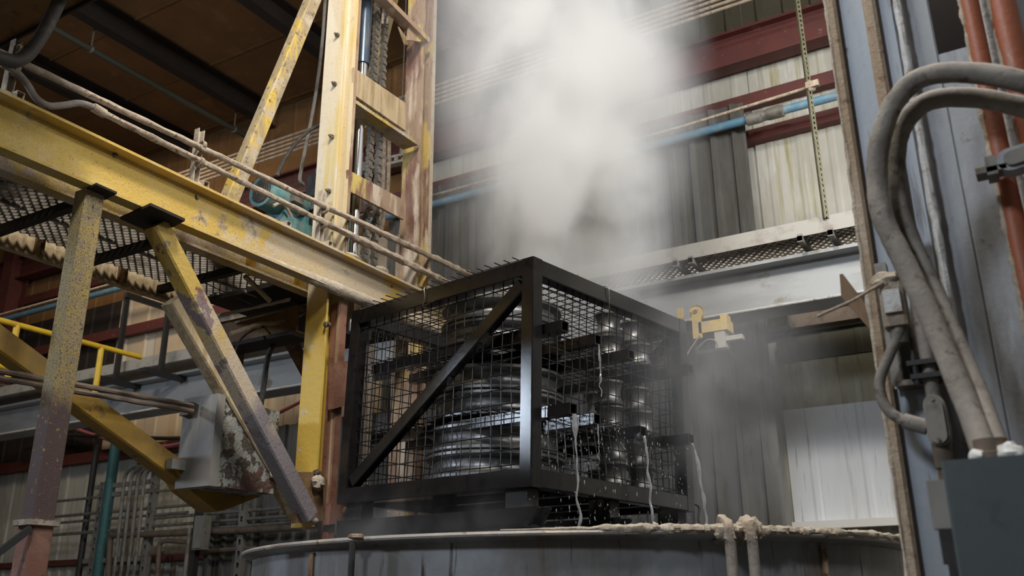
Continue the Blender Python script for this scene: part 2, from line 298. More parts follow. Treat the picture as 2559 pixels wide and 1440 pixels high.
def grate(mb, x0, x1, y0, y1, z, px=.055, py=.03, h=.022, t=.006):
    """expanded-metal grating: zigzag strips that meet at their crests"""
    ny = int((y1-y0)/py); nx = int((x1-x0)/px)*2
    for j in range(ny):
        yc = y0 + (j+.5)*py; v = []; f = []
        for i in range(nx+1):
            x = x0 + i*px/2; s = 1 if (i + j) % 2 else -1
            y = yc + s*py*.47
            v += [(x, y-t/2, z), (x, y+t/2, z), (x, y-t/2, z+h), (x, y+t/2, z+h)]
        for i in range(nx):
            a = 4*i; b = a+4
            f += [(a, a+2, b+2, b), (a+1, b+1, b+3, a+3), (a+2, a+3, b+3, b+2), (a, b, b+1, a+1)]
        mb.add(v, f)
    return mb

# ================================================================== THE BUILDING
WU = 9.0           # inner face of the back wall (plane X = 9)
ROOF = 9.2
obj('floor', MB().bx(-6, 10, -6, 22, -.2, 0), 'concrete', kind='structure', smooth=False)
wall = obj('wall_back', MB().bx(WU+.06, WU+.2, -4, 22, 0, ROOF), 'wall_cream', kind='structure', smooth=False)
wl = obj('wall_left', MB().bx(-6, 10, 21.8, 22, 0, ROOF), 'wall_tan', kind='structure', smooth=False)
obj('wall_right', MB().bx(-6, 10, -6.2, -6, 0, ROOF), 'wall_cream', kind='structure', smooth=False)
obj('wall_behind', MB().bx(-6.2, -6, -6, 22, 0, ROOF), 'wall_cream', kind='structure', smooth=False)
def ribbed(y0, y1, z0, z1, u, rib=.30, dep=.028):
    """a steel wall sheet with trapezoid ribs standing towards the room"""
    ys = [(y0, 0)]; y = y0 + rib/2
    while y < y1 - .02:
        for dy, dd in ((-.045, 0), (-.02, dep), (.02, dep), (.045, 0)): ys.append((y+dy, dd))
        y += rib
    ys.append((y1, 0)); mb = MB(); v = []; n = len(ys)
    for yy, dd in ys: v += [(u-dd, yy, z0), (u-dd, yy, z1), (u-dd+.012, yy, z0), (u-dd+.012, yy, z1)]
    f = []
    for i in range(n-1):
        a, b = 4*i, 4*i+4; f += [(a, a+1, b+1, b), (a+2, b+2, b+3, a+3), (a+1, a+3, b+3, b+1), (a, b, b+2, a+2)]
    f += [(0, 2, 3, 1), (4*n-4, 4*n-3, 4*n-1, 4*n-2)]
    return mb.add(v, f)
for y0 in (-1.6, -.64, .32, 1.27):
    obj('wall_panel', ribbed(y0, y0+.95, 7.62, ROOF-.02, WU+.04), 'roof_olive_shade', wall, smooth=False)
    obj('wall_panel', ribbed(y0, y0+.95, 4.30, 7.60, WU+.04, .32, .006), 'wall_cream', wall, smooth=False)
    obj('wall_panel', ribbed(y0, y0+.95, 3.53, 4.00, WU+.04, .32, .006), 'wall_olive', wall, smooth=False)
    obj('wall_panel', ribbed(y0, y0+.95, 4.01, 4.29, WU+.03, .32, .006), 'roof_olive_shade', wall, smooth=False)  # dark row paints in the shadow below the brown girt
    obj('wall_panel', ribbed(y0, y0+.95, 2.46, 3.53, WU+.02, .475, .008), 'wall_lit_white', wall, smooth=False)  # patch of cool light painted in as a bluish-white panel colour
    obj('wall_panel', ribbed(y0, y0+.95, 0, 2.38, WU+.04), 'wall_cream', wall, smooth=False)
for k in range(5):
    y0 = 2.23 + k*.96
    obj('wall_panel', ribbed(y0, y0+.95, 6.9, 7.60, WU+.04, .32, .006), 'wall_cream', wall, smooth=False)
    obj('wall_panel', ribbed(y0, y0+.95, 7.62, ROOF-.02, WU+.04), 'roof_olive_shade', wall, smooth=False)
for k in range(8):     # dirty liner sheets fixed on the room side of the girts
    y0 = 2.23 + k*.96
    obj('liner_sheet', ribbed(y0, y0+.955, 1.6, 6.86 if k < 5 else 4.0, WU-.27, .24, .035), 'liner_grey', wall, smooth=False)
for k in range(11):
    y0 = 7.05 + k*.96
    if y0 > 9.9: obj('wall_panel', ribbed(y0, y0+.95, 2.46, 4.05, WU+.04, .48, .02), 'wall_cream', wall, smooth=False)
    obj('wall_panel', ribbed(y0, y0+.95, 4.06, 6.55, WU+.04, .48, .02), 'wall_tan' if y0 < 12.5 else 'dark_brown_steel', wall, smooth=False)
    obj('wall_panel', ribbed(y0, y0+.95, 6.56, ROOF-.02, WU+.04, .48, .012), 'ceiling_liner', wall, smooth=False)
    if y0 > 9.9: obj('wall_panel', ribbed(y0, y0+.95, 0, 2.36, WU+.04, .24), 'wall_cream', wall, smooth=False)
obj('trim_1', MB().bx(WU-.10, WU+.05, -1.6, 2.22, 2.38, 2.45), 'white_frame', kind='structure', smooth=False)
obj('trim_2', MB().bx(WU-.06, WU+.05, 9.9, 17.6, 2.37, 2.45), 'maroon_steel', kind='structure', smooth=False)
# roof
ceil = obj('ceiling', MB().bx(-6, 10, -6, 22, ROOF+.03, ROOF+.15), 'ceiling_liner', kind='structure', smooth=False)
for k in range(9):
    x0 = -1.3 + k*1.28
    obj('ceiling_panel', MB().bx(x0, x0+1.262, 3.0, 20.0, ROOF, ROOF+.03).bx(x0+1.235, x0+1.262, 3.0, 20.0, ROOF-.018, ROOF), 'ceiling_liner', ceil, smooth=False)
ORD = ['first', 'second', 'third', 'fourth', 'fifth', 'sixth', 'seventh', 'eighth']
for i, y in enumerate((5.75, 7.66, 9.66, 11.5, 13.4, 15.3)):
    obj('roof_purlin', MB().sweep((-5.5, y+.07, ROOF-.18), (WU, y+.07, ROOF-.18), csec(.16, .36, .02, .02), V3((0, 0, 1))), 'dark_brown_steel',
        label='dark brown roof purlin under the tan ceiling, %s counted leftwards from the yellow mast' % ORD[i], cat='roof beam', group='roof purlins')
# eave girder, girts, columns
gz0, gz1 = onU(2065, 87, WU-.25).z, onU(2040, 5, WU-.25).z
obj('eave_girder', MB().sweep((WU-.14, -2, (gz0+gz1)/2), (WU-.14, 19, (gz0+gz1)/2), isec(.2, gz1-gz0, .03, .02), V3((0, 0, 1))), 'maroon_steel',
    label='deep dark red girder along the top of the back wall, half lost in steam', cat='girder')
girts = [(6.98, .15, -1.6, 19, 'upper red wall girt just above the light blue pipe'), (6.54, .14, -1.6, 2.4, 'short red wall girt under the blue pipe, ending at the grey sheets'),
         (4.40, .16, -1.6, 2.3, 'rusty brown wall girt low behind the grey crane beam'), (5.95, .16, 9.0, 19, 'red wall girt above the tan panels behind the walkway'),
         (3.98, .16, 9.9, 17.6, 'dark red wall girt behind the pink hose')]
for z, h, y0, y1, lb in girts:
    obj('wall_girt', MB().sweep((WU-.09, y0, z), (WU-.09, y1, z), csec(.16, h, .012, .012), V3((0, 0, 1))), 'maroon_steel' if 'brown' not in lb else 'pipe_brown', label=lb, cat='girt', group='wall girts')
obj('building_column', MB().sweep((WU-.22, 15.6, 0), (WU-.22, 15.6, ROOF), isec(.3, .34, .02, .016), V3((1, 0, 0))), 'maroon_steel',
    label='dark maroon building column at the far left edge', cat='column')
# small window high on the far wall
w = root('window_1', (WU-.02, 9.3, 4.95), 'small white framed window behind the hoist hoses', 'window'); w['kind'] = 'structure'; del w['category']
a = onU(618, 880, WU-.03); b = onU(722, 822, WU-.03)
y0, y1, z0, z1 = b.y, a.y, a.z, a.z+.62
for nm, q in (('frame_stile', (y0, y0+.07, z0, z1)), ('frame_stile', (y1-.07, y1, z0, z1)), ('frame_rail', (y0+.07, y1-.07, z0, z0+.09)), ('frame_rail', (y0+.07, y1-.07, z1-.07, z1))):
    obj(nm, MB().bx(WU-.07, WU, *q), 'white_frame', w, smooth=False)
obj('pane', MB().bx(WU-.03, WU-.015, y0+.07, y1-.07, z0+.09, z1-.07), 'window_glass', w, smooth=False)

# ================================================================== CRANE BEAM + TRAY in front of the back wall
UB = 7.5
cb = root('crane_beam', (UB+.2, 5, 4.1), 'long pale grey crane beam running behind the steaming basket', 'beam')
obj('top_flange', MB().bx(UB, UB+.30, -1.5, 15.2, 4.52, 4.55), 'crane_grey', cb, smooth=False)
obj('web', MB().bx(UB+.14, UB+.16, -1.5, 15.2, 4.14, 4.52), 'crane_grey', cb, smooth=False)
obj('bottom_flange', MB().bx(UB, UB+.30, -1.5, 15.2, 4.11, 4.14), 'crane_grey', cb, smooth=False)
obj('wear_rail', MB().pipe([(UB+.0, -1.5, 4.12), (UB+.0, 15.2, 4.12)], .012, 8), 'white_pipe', cb)
tr = root('cable_tray', (UB-.1, 4, 4.66), 'perforated grey walkway tray mounted along the crane beam', 'tray')
obj('side_rail', MB().bx(UB-.10, UB-.085, -1.5, 14.6, 4.66, 4.80), 'tray_grey', tr, smooth=False)
obj('side_rail', MB().bx(UB+.34, UB+.355, -1.5, 14.6, 4.66, 4.80), 'tray_grey', tr, smooth=False)
mb = MB(); g = MB(); grate(g, -1.5, 6.5, 0, .42, 0, .07, .04, .02, .014)
mb.add([(UB-.085+p.y, p.x, 4.655+p.z) for p in g.v], g.f)
o = obj('perforated_deck', mb, 'grating_steel', tr, kind='stuff', smooth=False)
obj('deck_plate', MB().bx(UB-.085, UB+.34, 6.5, 14.6, 4.655, 4.675), 'tray_grey', tr, smooth=False)
for px, py in ((1690, 655), (1728, 648), (2000, 590), (2072, 548)):
    q = onU(px, py, UB-.1).y
    k = root('tray_bracket', (UB-.12, q, 4.56), {1690: 'dusty steel bracket under the tray, nearest the steam', 1728: 'dusty steel bracket under the tray, second from the steam', 2000: 'dusty steel bracket under the tray, beside the slotted hanger', 2072: 'dusty steel bracket at the foot of the slotted hanger'}[px], 'bracket', 'tray brackets')
    obj('arm', MB().sweep((UB-.14, q, 4.63), (UB+.36, q, 4.63), hss(.045, .045, .005), V3((0, 0, 1))), 'strut_grey', k)
    obj('clip', MB().bx(UB-.14, UB-.11, q-.022, q+.022, 4.60, 4.67), 'strut_grey', k)
# slotted hanger strut
def slotted(name, p0, p1, w, m, label, cat='strut', group=None, pitch=.05, face=V3((-1, 0, 0))):
    """C strut: two side walls and a slotted back made of rungs"""
    p0, p1 = V3(p0), V3(p1); d = (p1-p0).normalized(); side = d.cross(face).normalized(); L = (p1-p0).length
    mb = MB()
    for s in (-1, 1):
        o = side*s*w*.5
        mb.sweep(p0+o-face*w*.4, p1+o-face*w*.4, rect(.006, w*.8), face)
        mb.sweep(p0+o*.72, p1+o*.72, rect(w*.28, .006), face)
    n = int(L/pitch)
    for i in range(n):
        c = p0 + d*(i+.5)*pitch; mb.sweep(c-d*pitch*.26, c+d*pitch*.26, rect(w*.5, .006), face)
    return obj(name, mb, m, label=label, cat=cat, group=group, smooth=False)
h0 = onU(2066, 545, UB-.12); h1 = onU(1994, -60, UB-.12)
slotted('slotted_strut', h0, V3((h0.x, h0.y, ROOF)), .036, 'olive_strut', 'tall olive slotted hanger strut in front of the blue pipe', face=V3((-.8, -.6, 0)).normalized())
# trolley under the crane beam
c = onU(1742, 783, 7.34)
t = root('beam_trolley', (7.34, c.y, c.z-.28), 'yellow beam trolley with a round wheel under the crane beam', 'trolley')
X = 7.34; y, z = c.y, c.z
whl = obj('wheel', MB().lathe([(.012, -.02), (.055, -.02), (.062, -.028), (.062, .028), (.055, .02), (.012, .02)], (X, y, z), (1, .15, 0), 28), 'trolley_yellow', t)
obj('axle_nut', MB().lathe([(.018, 0), (.018, .03)], (X-.03, y, z), (-1, -.15, 0), 6), 'bolt_steel', whl)
obj('side_plate', MB().bx(X-.05, X-.035, y-.045, y+.035, z-.24, z+.02), 'trolley_yellow', t)
obj('side_plate', MB().bx(X+.05, X+.075, y+.15, y+.2, z-.15, z+.09), 'trolley_yellow', t)
obj('yoke', MB().bx(X-.05, X+.12, y-.27, y-.02, z-.20, z-.10).bx(X+.0, X+.1, y-.26, y-.20, z-.12, z-.05), 'trolley_yellow', t)
obj('clamp_block', MB().bx(X-.04, X+.08, y-.24, y-.15, z-.37, z-.20).bx(X-.02, X+.05, y-.38, y-.24, z-.29, z-.25), 'tray_grey', t)
obj('base_plate', MB().bx(X-.06, X+.16, y-.25, y+.02, z-.38, z-.355), 'black_dull', t)
obj('lever', MB().pipe([(X-.06, y-.03, z-.22), (X-.1, y+.10, z-.40)], .008, 8), 'chrome', t)
obj('cable_loop', MB().pipe(crv([(X-.05, y+.02, z-.34), (X-.05, y-.08, z-.27), (X-.05, y-.16, z-.29), (X-.05, y-.18, z-.36)], 6), .008, 8), 'conduit_grey', t)
g0 = onU(1944, 792, 8.6)
k = root('junction_box', (8.6, g0.y, g0.z-.1), 'small grey-green junction box on the back wall right of the trolley', 'electrical box')
obj('body', MB().bx(8.55, 8.73, g0.y-.10, g0.y+.10, g0.z-.11, g0.z+.11), 'box_grey', k)
obj('cover', MB().bx(8.535, 8.55, g0.y-.085, g0.y+.085, g0.z-.095, g0.z+.095), 'olive_strut', k)
# blue pipe, conduit and hangers on the right of the wall
UP_ = 8.6
a = onU(2095, 236, UP_); b = onU(1600, 380, UP_); zc = (a.z+b.z)/2; yc = onU(1912, 292, UP_).y
t = root('blue_pipe', (UP_, 2.5, zc), 'light blue pipe running along the top of the back wall', 'pipe')
prn = obj('pipe_run', MB().pipe([(UP_, -1.5, zc+.02), (UP_, 16, zc)], .046, 14), 'blue_pipe', t)
obj('coupling', MB().lathe([(.05, -.20), (.066, -.19), (.066, -.04), (.058, -.02), (.058, .02), (.066, .04), (.066, .19), (.05, .20)], (UP_, yc, zc+.012), (0, 1, 0), 18), 'strut_grey', prn)
obj('pipe_hanger', MB().lathe([(.05, -.02), (.056, -.02), (.056, .02), (.05, .02)], (UP_, b.y, zc), (0, 1, 0), 16, True), 'olive_strut', t)
obj('hanger_rod', MB().pipe([(UP_, b.y, zc+.05), (UP_, b.y, ROOF)], .008, 6), 'olive_strut', t)
UD = 7.40; a = onU(2022, 218, UD); b = onU(1700, 318, UD)
t = root('dusty_conduit', (UD, 3, a.z), 'thin dusty conduit just above the blue pipe', 'conduit')
obj('conduit_run', MB().pipe([(UD, a.y-.05, a.z), (UD, b.y, b.z), (UD, 14, b.z-.03)], .015, 10), 'conduit_dusty', t)
obj('clamp', MB().blob((UD-.01, a.y-.02, a.z), .05, seed=3).bx(UD-.05, UD-.01, a.y-.09, a.y+.02, a.z-.03, a.z+.03), 'conduit_dusty', t)
# conduit bundle under the roof on the right
for i in range(5):
    p = onU(1756, 38 - i*13, 8.2)
    obj('roof_conduit', MB().pipe([(8.2, -1.5, p.z), (8.2, 15, p.z)], .017, 8), 'conduit_dusty',
        label='tan conduit high under the roof on the right, %s from the bottom of the bundle' % ORD[i], cat='conduit', group='roof conduit bundle')

# ================================================================== QUENCH TANK
TC = V3((5.07, 2.58, 0)); RR = 1.90; RZ = 2.0
tank = root('quench_tank', TC, 'big round grey steel quench tank with streaked sides under the basket', 'tank')
obj('tank_wall', MB().lathe([(1.845, 0), (1.845, RZ-.03), (1.815, RZ-.03), (1.815, .05), (.01, .05), (.01, 0)], TC, n=120, closed=True), 'tank_steel', tank)
obj('rim_flange', MB().lathe([(1.82, RZ-.04), (1.845, RZ-.04), (1.893, RZ-.022), (1.893, RZ-.012), (1.82, RZ-.012)], TC, n=120, closed=True), 'tank_steel', tank)
rbd = obj('rim_bead', MB().lathe([(RR - .004 + .011*math.cos(t*math.pi/4), RZ - .011 + .011*math.sin(t*math.pi/4)) for t in range(8)], TC, n=140, closed=True), 'tank_rim', tank)
def rimp(px, z=RZ, r=RR):      # nearest rim point seen at image column px
    d = ray(px, 1330); d = V3((d.x, d.y, 0)).normalized(); o = V3((CAM.x-TC.x, CAM.y-TC.y, 0))
    b = o.dot(d); disc = b*b - (o.length_squared - r*r)
    s = -b - math.sqrt(max(disc, 0)); p = o + d*s; return V3((TC.x+p.x, TC.y+p.y, z))
def rdir(p): return V3((p.x-TC.x, p.y-TC.y, 0)).normalized()
for px in (785, 2050):
    p = rimp(px, r=1.845); n = rdir(p)
    obj('weld_seam', MB().sweep(V3((p.x, p.y, .05))+n*.003, V3((p.x, p.y, RZ-.05))+n*.003, rect(.035, .012), n), 'rusty_edge', tank)
p = rimp(898); n = rdir(p)
t = root('rim_post', V3((p.x, p.y, 0)), 'dark rusty post with a flat cap standing at the tank rim', 'post')
obj('post_rod', MB().pipe([V3((p.x, p.y, 0))+n*.04, V3((p.x, p.y, RZ-.02))+n*.04], .014, 10), 'black_dull', t)
obj('cap', MB().lathe([(.022, 0), (.034, .004), (.034, .016), (.024, .02)], V3((p.x, p.y, RZ-.01))+n*.02, n=18), 'rusty_edge', t)
# crust of dried deposit on the rim
mb = MB(); pts = []
for px in range(1250, 2262, 6):
    p = rimp(px, RZ+.004); pts.append(p - rdir(p)*.004)
mb.pipe(pts, .018, 10, lambda i, p, d: max(.15, min(1.0, (i-3)/60)*(1 + .75*noise.noise(p*11) + .5*noise.noise(p*31 + d))))
obj('rim_crust', mb, 'cream_crust', rbd)
mb = MB()
for i, px in enumerate([1800, 1812, 1826, 1838, 1850, 1866, 1880, 1895, 1700, 1690, 1765, 1640, 1930, 2000, 2030, 1960]):
    p = rimp(px, RZ + random.uniform(-.02, .035) if i < 8 else RZ + .008)
    mb.blob(p + V3((random.uniform(-.02, .02),)*3)*.5, random.uniform(.022, .038) if i < 8 else random.uniform(.012, .02), seed=i, amp=.6)
obj('rim_crust_lumps', mb, 'cream_crust', rbd, kind='stuff')
for px, lb in ((1812, 'crusted drain pipe clamped over the tank rim, left of the pair'), (1866, 'crusted drain pipe clamped over the tank rim, right of the pair')):
    p = rimp(px); n = rdir(p)
    t = root('overflow_pipe', V3((p.x, p.y, 0))+n*.06, lb, 'pipe', 'rim drain pipes')
    obj('pipe_run', MB().pipe([p+n*.035+V3((0, 0, -RZ)), p+n*.035+V3((0, 0, -.02))], .023, 12, rough(.12, 9, px)), 'hose_dusty', t)
    obj('hook', MB().pipe(crv([p+n*.035+V3((0, 0, -.04)), p+n*.025+V3((0, 0, .022)), p-n*.03+V3((0, 0, .03)), p-n*.06+V3((0, 0, -.05))], 5), .023, 10, rough(.7, 18, px)), 'conduit_dusty', t)
obj('quench_water', MB().lathe([(.01, 1.55), (1.81, 1.55), (1.81, 1.56), (.01, 1.56)], TC, n=64), 'tank_water', label='dark water surface inside the round quench tank', cat='water', kind='stuff')

# ================================================================== BASKET
BO = V3((4.0697, 2.2948, 2.284)); SX, SY, H = 1.565, 1.583, 1.248
BR = Matrix.Rotation(math.radians(-11.402), 3, 'Z') @ Matrix.Rotation(math.radians(.7507), 3, 'Y') @ Matrix.Rotation(math.radians(1.1033), 3, 'X')
BM = Matrix.Translation(BO) @ BR.to_4x4()
def B(x, y, z): return BM @ V3((x, y, z))
bk = root('steel_basket', BO, 'black wet steel cage basket with wire mesh sides, lifted out of the tank', 'basket', rot=BR)
PW = .085
for x, y in ((0, 0), (0, SY-PW), (SX-PW, 0), (SX-PW, SY-PW)):
    obj('post', MB().sweep((x+PW/2, y+PW/2, 0), (x+PW/2, y+PW/2, H-.002), hss(PW, PW, .007), V3((0, 1, 0))), 'black_steel', bk)
for z, hh in ((.048, .096), (H-.05, .10)):
    for x in (PW/2, SX-PW/2):
        obj('rail', MB().sweep((x, .002, z), (x, SY-.002, z), hss(PW-.004, hh, .007), V3((0, 0, 1))), 'black_steel', bk)
    for y in (PW/2, SY-PW/2):
        obj('rail', MB().sweep((PW*.99, y, z), (SX-PW*.99, y, z), hss(PW-.004, hh, .007), V3((0, 0, 1))), 'black_steel', bk)
obj('diagonal_brace', MB().sweep((.04, SY-.11, .13), (.04, .10, H-.14), hss(.082, .06, .008), V3((1, 0, 0))), 'black_steel', bk)
obj('diagonal_brace', MB().sweep((SX-.04, SY-.11, .13), (SX-.04, .10, H-.14), hss(.082, .06, .008), V3((1, 0, 0))), 'black_steel', bk)
def wmesh(o, e1, e2, n1, n2, r=.0034, wob=.006, seed=0, over=0.0, bulge=0.0):
    """woven wire: n1 wires along e2 spread over e1, and n2 the other way"""
    o, e1, e2 = V3(o), V3(e1), V3(e2); nn = e1.cross(e2).normalized(); mb = MB()
    def P(a, b, s):
        d = noise.noise(V3((a*3+seed, b*3, seed*1.7)))*wob*2; d2 = noise.noise(V3((a*4, b*4+seed, 9.1)))*wob
        bl = bulge*math.sin(math.pi*min(max(a, 0), 1))*math.sin(math.pi*min(max(b, 0), 1))
        return o + e1*a + e2*b + nn*(d + bl + s) + e1.normalized()*d2 + e2.normalized()*d2*.8
    for k, (n, L) in enumerate(((n1, e2.length), (n2, e1.length))):
        ov = over/L
        for i in range(n):
            t = (i+.5)/n
            ts = [-ov*random.uniform(.5, 1.3)] + [j/10 for j in range(1, 10)] + [1+ov*random.uniform(.3, 1)] if over else [j/10 for j in range(11)]
            pts = [P(t, q, r) if k == 0 else P(q, t, -r) for q in ts]
            mb.pipe(pts, r, 5)
    return mb
# side meshes
for nm, q in (('left', ((.055, PW, .09), (0, SY-2*PW, 0), (0, 0, H-.18), 19, 13, .0034, .006, 1)), ('right', ((PW, .055, .09), (SX-2*PW, 0, 0), (0, 0, H-.18), 19, 13, .0034, .010, 5, 0, -.02)),
              ('far', ((SX-.055, PW, .09), (0, SY-2*PW, 0), (0, 0, H-.18), 19, 13, .0034, .006, 8)), ('back', ((PW, SY-.055, .09), (SX-2*PW, 0, 0), (0, 0, H-.18), 19, 13, .0034, .006, 11))):
    obj('wire_mesh', wmesh(*q), 'black_wire', bk, kind='stuff')
obj('lid_mesh', wmesh((.0, .09, H+.008), (SX, 0, 0), (0, SY-.2, 0), 20, 20, .0034, .006, 21, .05), 'black_wire', bk, kind='stuff')
TIER = (.10, .41, .86)
for z in TIER[1:]:
    obj('tier_mesh', wmesh((.10, .10, z+.045), (SX-.2, 0, 0), (0, SY-.2, 0), 18, 18, .0034, .010, 31+z, .03), 'black_wire', bk, kind='stuff')
obj('floor_mesh', wmesh((.09, .09, .105), (SX-.18, 0, 0), (0, SY-.18, 0), 18, 18, .004, .004, 41), 'black_wire', bk, kind='stuff')
for x in (.25, .62, 1.0, 1.32):
    obj('floor_bar', MB().sweep((x, PW*.98, .06), (x, SY-PW*.98, .06), rect(.06, .07), V3((0, 0, 1))), 'black_steel', bk)
# three skids with cut-off ends, joined by stub legs
for x in (.03, .74, 1.45):
    prof = [(-.02, -.095), (-.02, -.105), (.045, -.19), (SY-.01, -.19), (SY+.02, -.17), (SY+.02, -.095)]
    mb = MB().plate([(x, p, q) for p, q in prof], (1, 0, 0), .02).plate([(x+.09, p, q) for p, q in prof], (1, 0, 0), .02)
    mb.bx(x-.03, x+.14, .045, SY, -.195, -.18)
    obj('skid', mb, 'black_steel', bk, smooth=False)
    for y in (.06, SY-.2): obj('stub_leg', MB().bx(x+.01, x+.10, y, y+.15, -.11, .01), 'black_dull', bk, smooth=False)
# thin tie wires twisted round the top rail
for y, x in ((.87, None), (None, .68)):
    mb = MB()
    if y: mb.pipe(crv([(.05, y, H+.012), (-.006, y, H+.004), (-.008, y-.01, H-.06), (.0, y+.01, H-.115), (.03, y-.02, H-.12)], 6), .0022, 5); mb.pipe(crv([(.0, y+.02, H-.105), (-.01, y-.02, H-.112), (-.006, y-.09, H-.10)], 5), .002, 5)
    else: mb.pipe(crv([(x, .05, H+.012), (x, -.006, H+.0), (x+.01, -.008, H-.06), (x+.02, .0, H-.12), (x+.05, .03, H-.20), (x+.13, .045, H-.28)], 6), .0022, 5)
    obj('tie_wire', mb, 'chain_steel', bk)
# square tubes that carry the tiers and stick out through the mesh
mats4 = ['nearest the front corner post', 'second from the front corner post', 'third from the front corner post', 'nearest the far right post']
tubes = {}
for ti, (z, xs, outs) in enumerate(((.86, (.154, .476, .859, 1.376), (.10, .08, .04, .13)), (.41, (.186, .483, .944, 1.327), (.13, .06, .05, .14)))):
    for k, (x, out) in enumerate(zip(xs, outs)):
        w_, th = .06, .006; mb = MB(); y0, y1 = -out, SY-.10
        for a0, a1, c0, c1 in ((x-w_/2, x+w_/2, z-w_/2, z-w_/2+th), (x-w_/2, x+w_/2, z+w_/2-th, z+w_/2), (x-w_/2, x-w_/2+th, z-w_/2+th, z+w_/2-th), (x+w_/2-th, x+w_/2, z-w_/2+th, z+w_/2-th)):
            mb.bx(a0, a1, y0, y1, c0, c1)
        mb.bx(x-w_/2+th, x+w_/2-th, y0+.2, y0+.21, z-w_/2+th, z+w_/2-th)
        o = obj('tier_tube', mb, 'black_steel', None, label='black square tube poking through the right mesh, %s row, %s' % (('upper', 'lower')[ti], mats4[k]), cat='tube', group='tier tubes of the basket', smooth=False, origin=(0, 0, 0))
        o.matrix_world = BM; tubes[(ti, k)] = (x, -out, z)
# ---- machined aluminium castings on the three tiers: big rings and small waisted drums
prof = [(.25, 0), (.380, 0), (.388, .006), (.388, .020), (.370, .030), (.352, .046), (.342, .072), (.350, .100), (.370, .112), (.388, .122), (.388, .136), (.380, .142), (.355, .142), (.345, .12), (.32, .08), (.31, .05), (.26, .04), (.25, .034)]
ring = MB().lathe(prof, (0, 0, 0), n=64, closed=True)
ring.lathe([(.10, .03), (.255, .03), (.255, .055), (.17, .075), (.12, .075), (.10, .06)], (0, 0, 0), n=40, closed=True)
drum = MB().lathe([(.05, 0), (.108, 0), (.112, .006), (.112, .018), (.094, .034), (.084, .075), (.084, .105), (.094, .146), (.112, .162), (.112, .174), (.106, .18), (.05, .18)], (0, 0, 0), n=36, closed=True)
proto = {}
TN = ('bottom', 'middle', 'top')
def casting(kind, x, y, z, lab, sc=1.0, tilt=0):
    nm = {'ring': 'ring_casting', 'drum': 'drum_casting'}[kind]; grp = {'ring': 'big ring castings in the basket', 'drum': 'small drum castings in the basket'}[kind]
    if kind not in proto: o = proto[kind] = obj(nm, {'ring': ring, 'drum': drum}[kind], 'cast_aluminium', None, lab, 'casting', grp, origin=(0, 0, 0))
    else: o = proto[kind].copy(); COL.objects.link(o); o['label'] = lab
    o.matrix_world = BM @ Matrix.Translation((x, y, z)) @ Matrix.Rotation(tilt, 4, 'X') @ Matrix.Rotation(random.uniform(0, 6), 4, 'Z') @ Matrix.Scale(sc, 4)
for ti in range(3):
    zb = (TIER[0]+.012, TIER[1]+.053, TIER[2]+.053)[ti]; sc = (1.08, 1.06, .98)[ti]; gap = .002
    for lv in range(2):
        lvn = ('lower', 'upper')[lv]
        casting('ring', .53 + random.uniform(-.01, .01), .72 + (.03, .02, 0)[ti], zb + lv*(.142*sc + gap), 'big silver ring casting in the front stack, %s one on the %s tier' % (lvn, TN[ti]), sc)
        if not (ti == 2 and lv): casting('ring', 1.13, 1.12, zb + lv*(.142*.9 + gap), 'big silver ring casting in the rear stack, %s one on the %s tier' % (lvn, TN[ti]), .9)
        for k, (x, y) in enumerate(((1.07, .27), (1.34, .24), (1.30, .52))):
            if ti != 1 and lv and k == 2: continue
            if lv*.182 + .18 > .36 and ti == 0: pass
            casting('drum', x + random.uniform(-.015, .015), y + random.uniform(-.015, .015), zb + lv*(.18*.86 + gap), 'small waisted drum casting %s, %s one on the %s tier' % (('nearest the right mesh', 'by the far right post', 'behind the other drums')[k], lvn, TN[ti]), .86)
# ---- water running off
def stream(key, drop, drift, r, lab):
    x, y, z = tubes[key]; p0 = BM @ V3((x, y-.004, z-.03)); n = 46; pts = []
    dirn = (BR @ V3((0, -1, 0)))
    for i in range(n):
        t = i/(n-1); pts.append(p0 + V3((0, 0, -drop*t)) + dirn*drift*math.sqrt(t) + V3((noise.noise(V3((t*7, key[1], 0))), noise.noise(V3((t*7, key[1], 5))), 0))*.022*t)
    mb = MB().pipe(pts, r, 7, lambda i, p, d: max(.12, (1.1 - .55*i/n) * (1 + 1.1*noise.noise(p*13) + .5*noise.noise(p*41))))
    return obj('water_stream', mb, 'water', label=lab, cat='water', group='water streams off the basket')
stream((1, 0), .66, .01, .009, 'white stream of water falling from the lower tube nearest the front post')
stream((1, 2), .58, .03, .008, 'thin stream of water falling from the third lower tube')
stream((1, 3), .66, .07, .009, 'slanting stream of water falling from the far right lower tube')
stream((0, 1), .30, .004, .006, 'short trickle of water falling from an upper tube')
stream((1, 1), .22, .0, .004, 'faint dribble of water under the second lower tube')
mb = MB()
for i in range(420):
    x = random.uniform(.02, 1.5); p = BM @ V3((x, random.uniform(-.03, .08), random.uniform(-.22, .45)))
    mb.blob(p, random.uniform(.0018, .0042), 1, 1, random.uniform(1, 4), seed=i, n=3, amp=.2)
obj('water_drops', mb, 'water', label='scattered falling water drops under the right side of the basket', cat='water drops', kind='stuff')
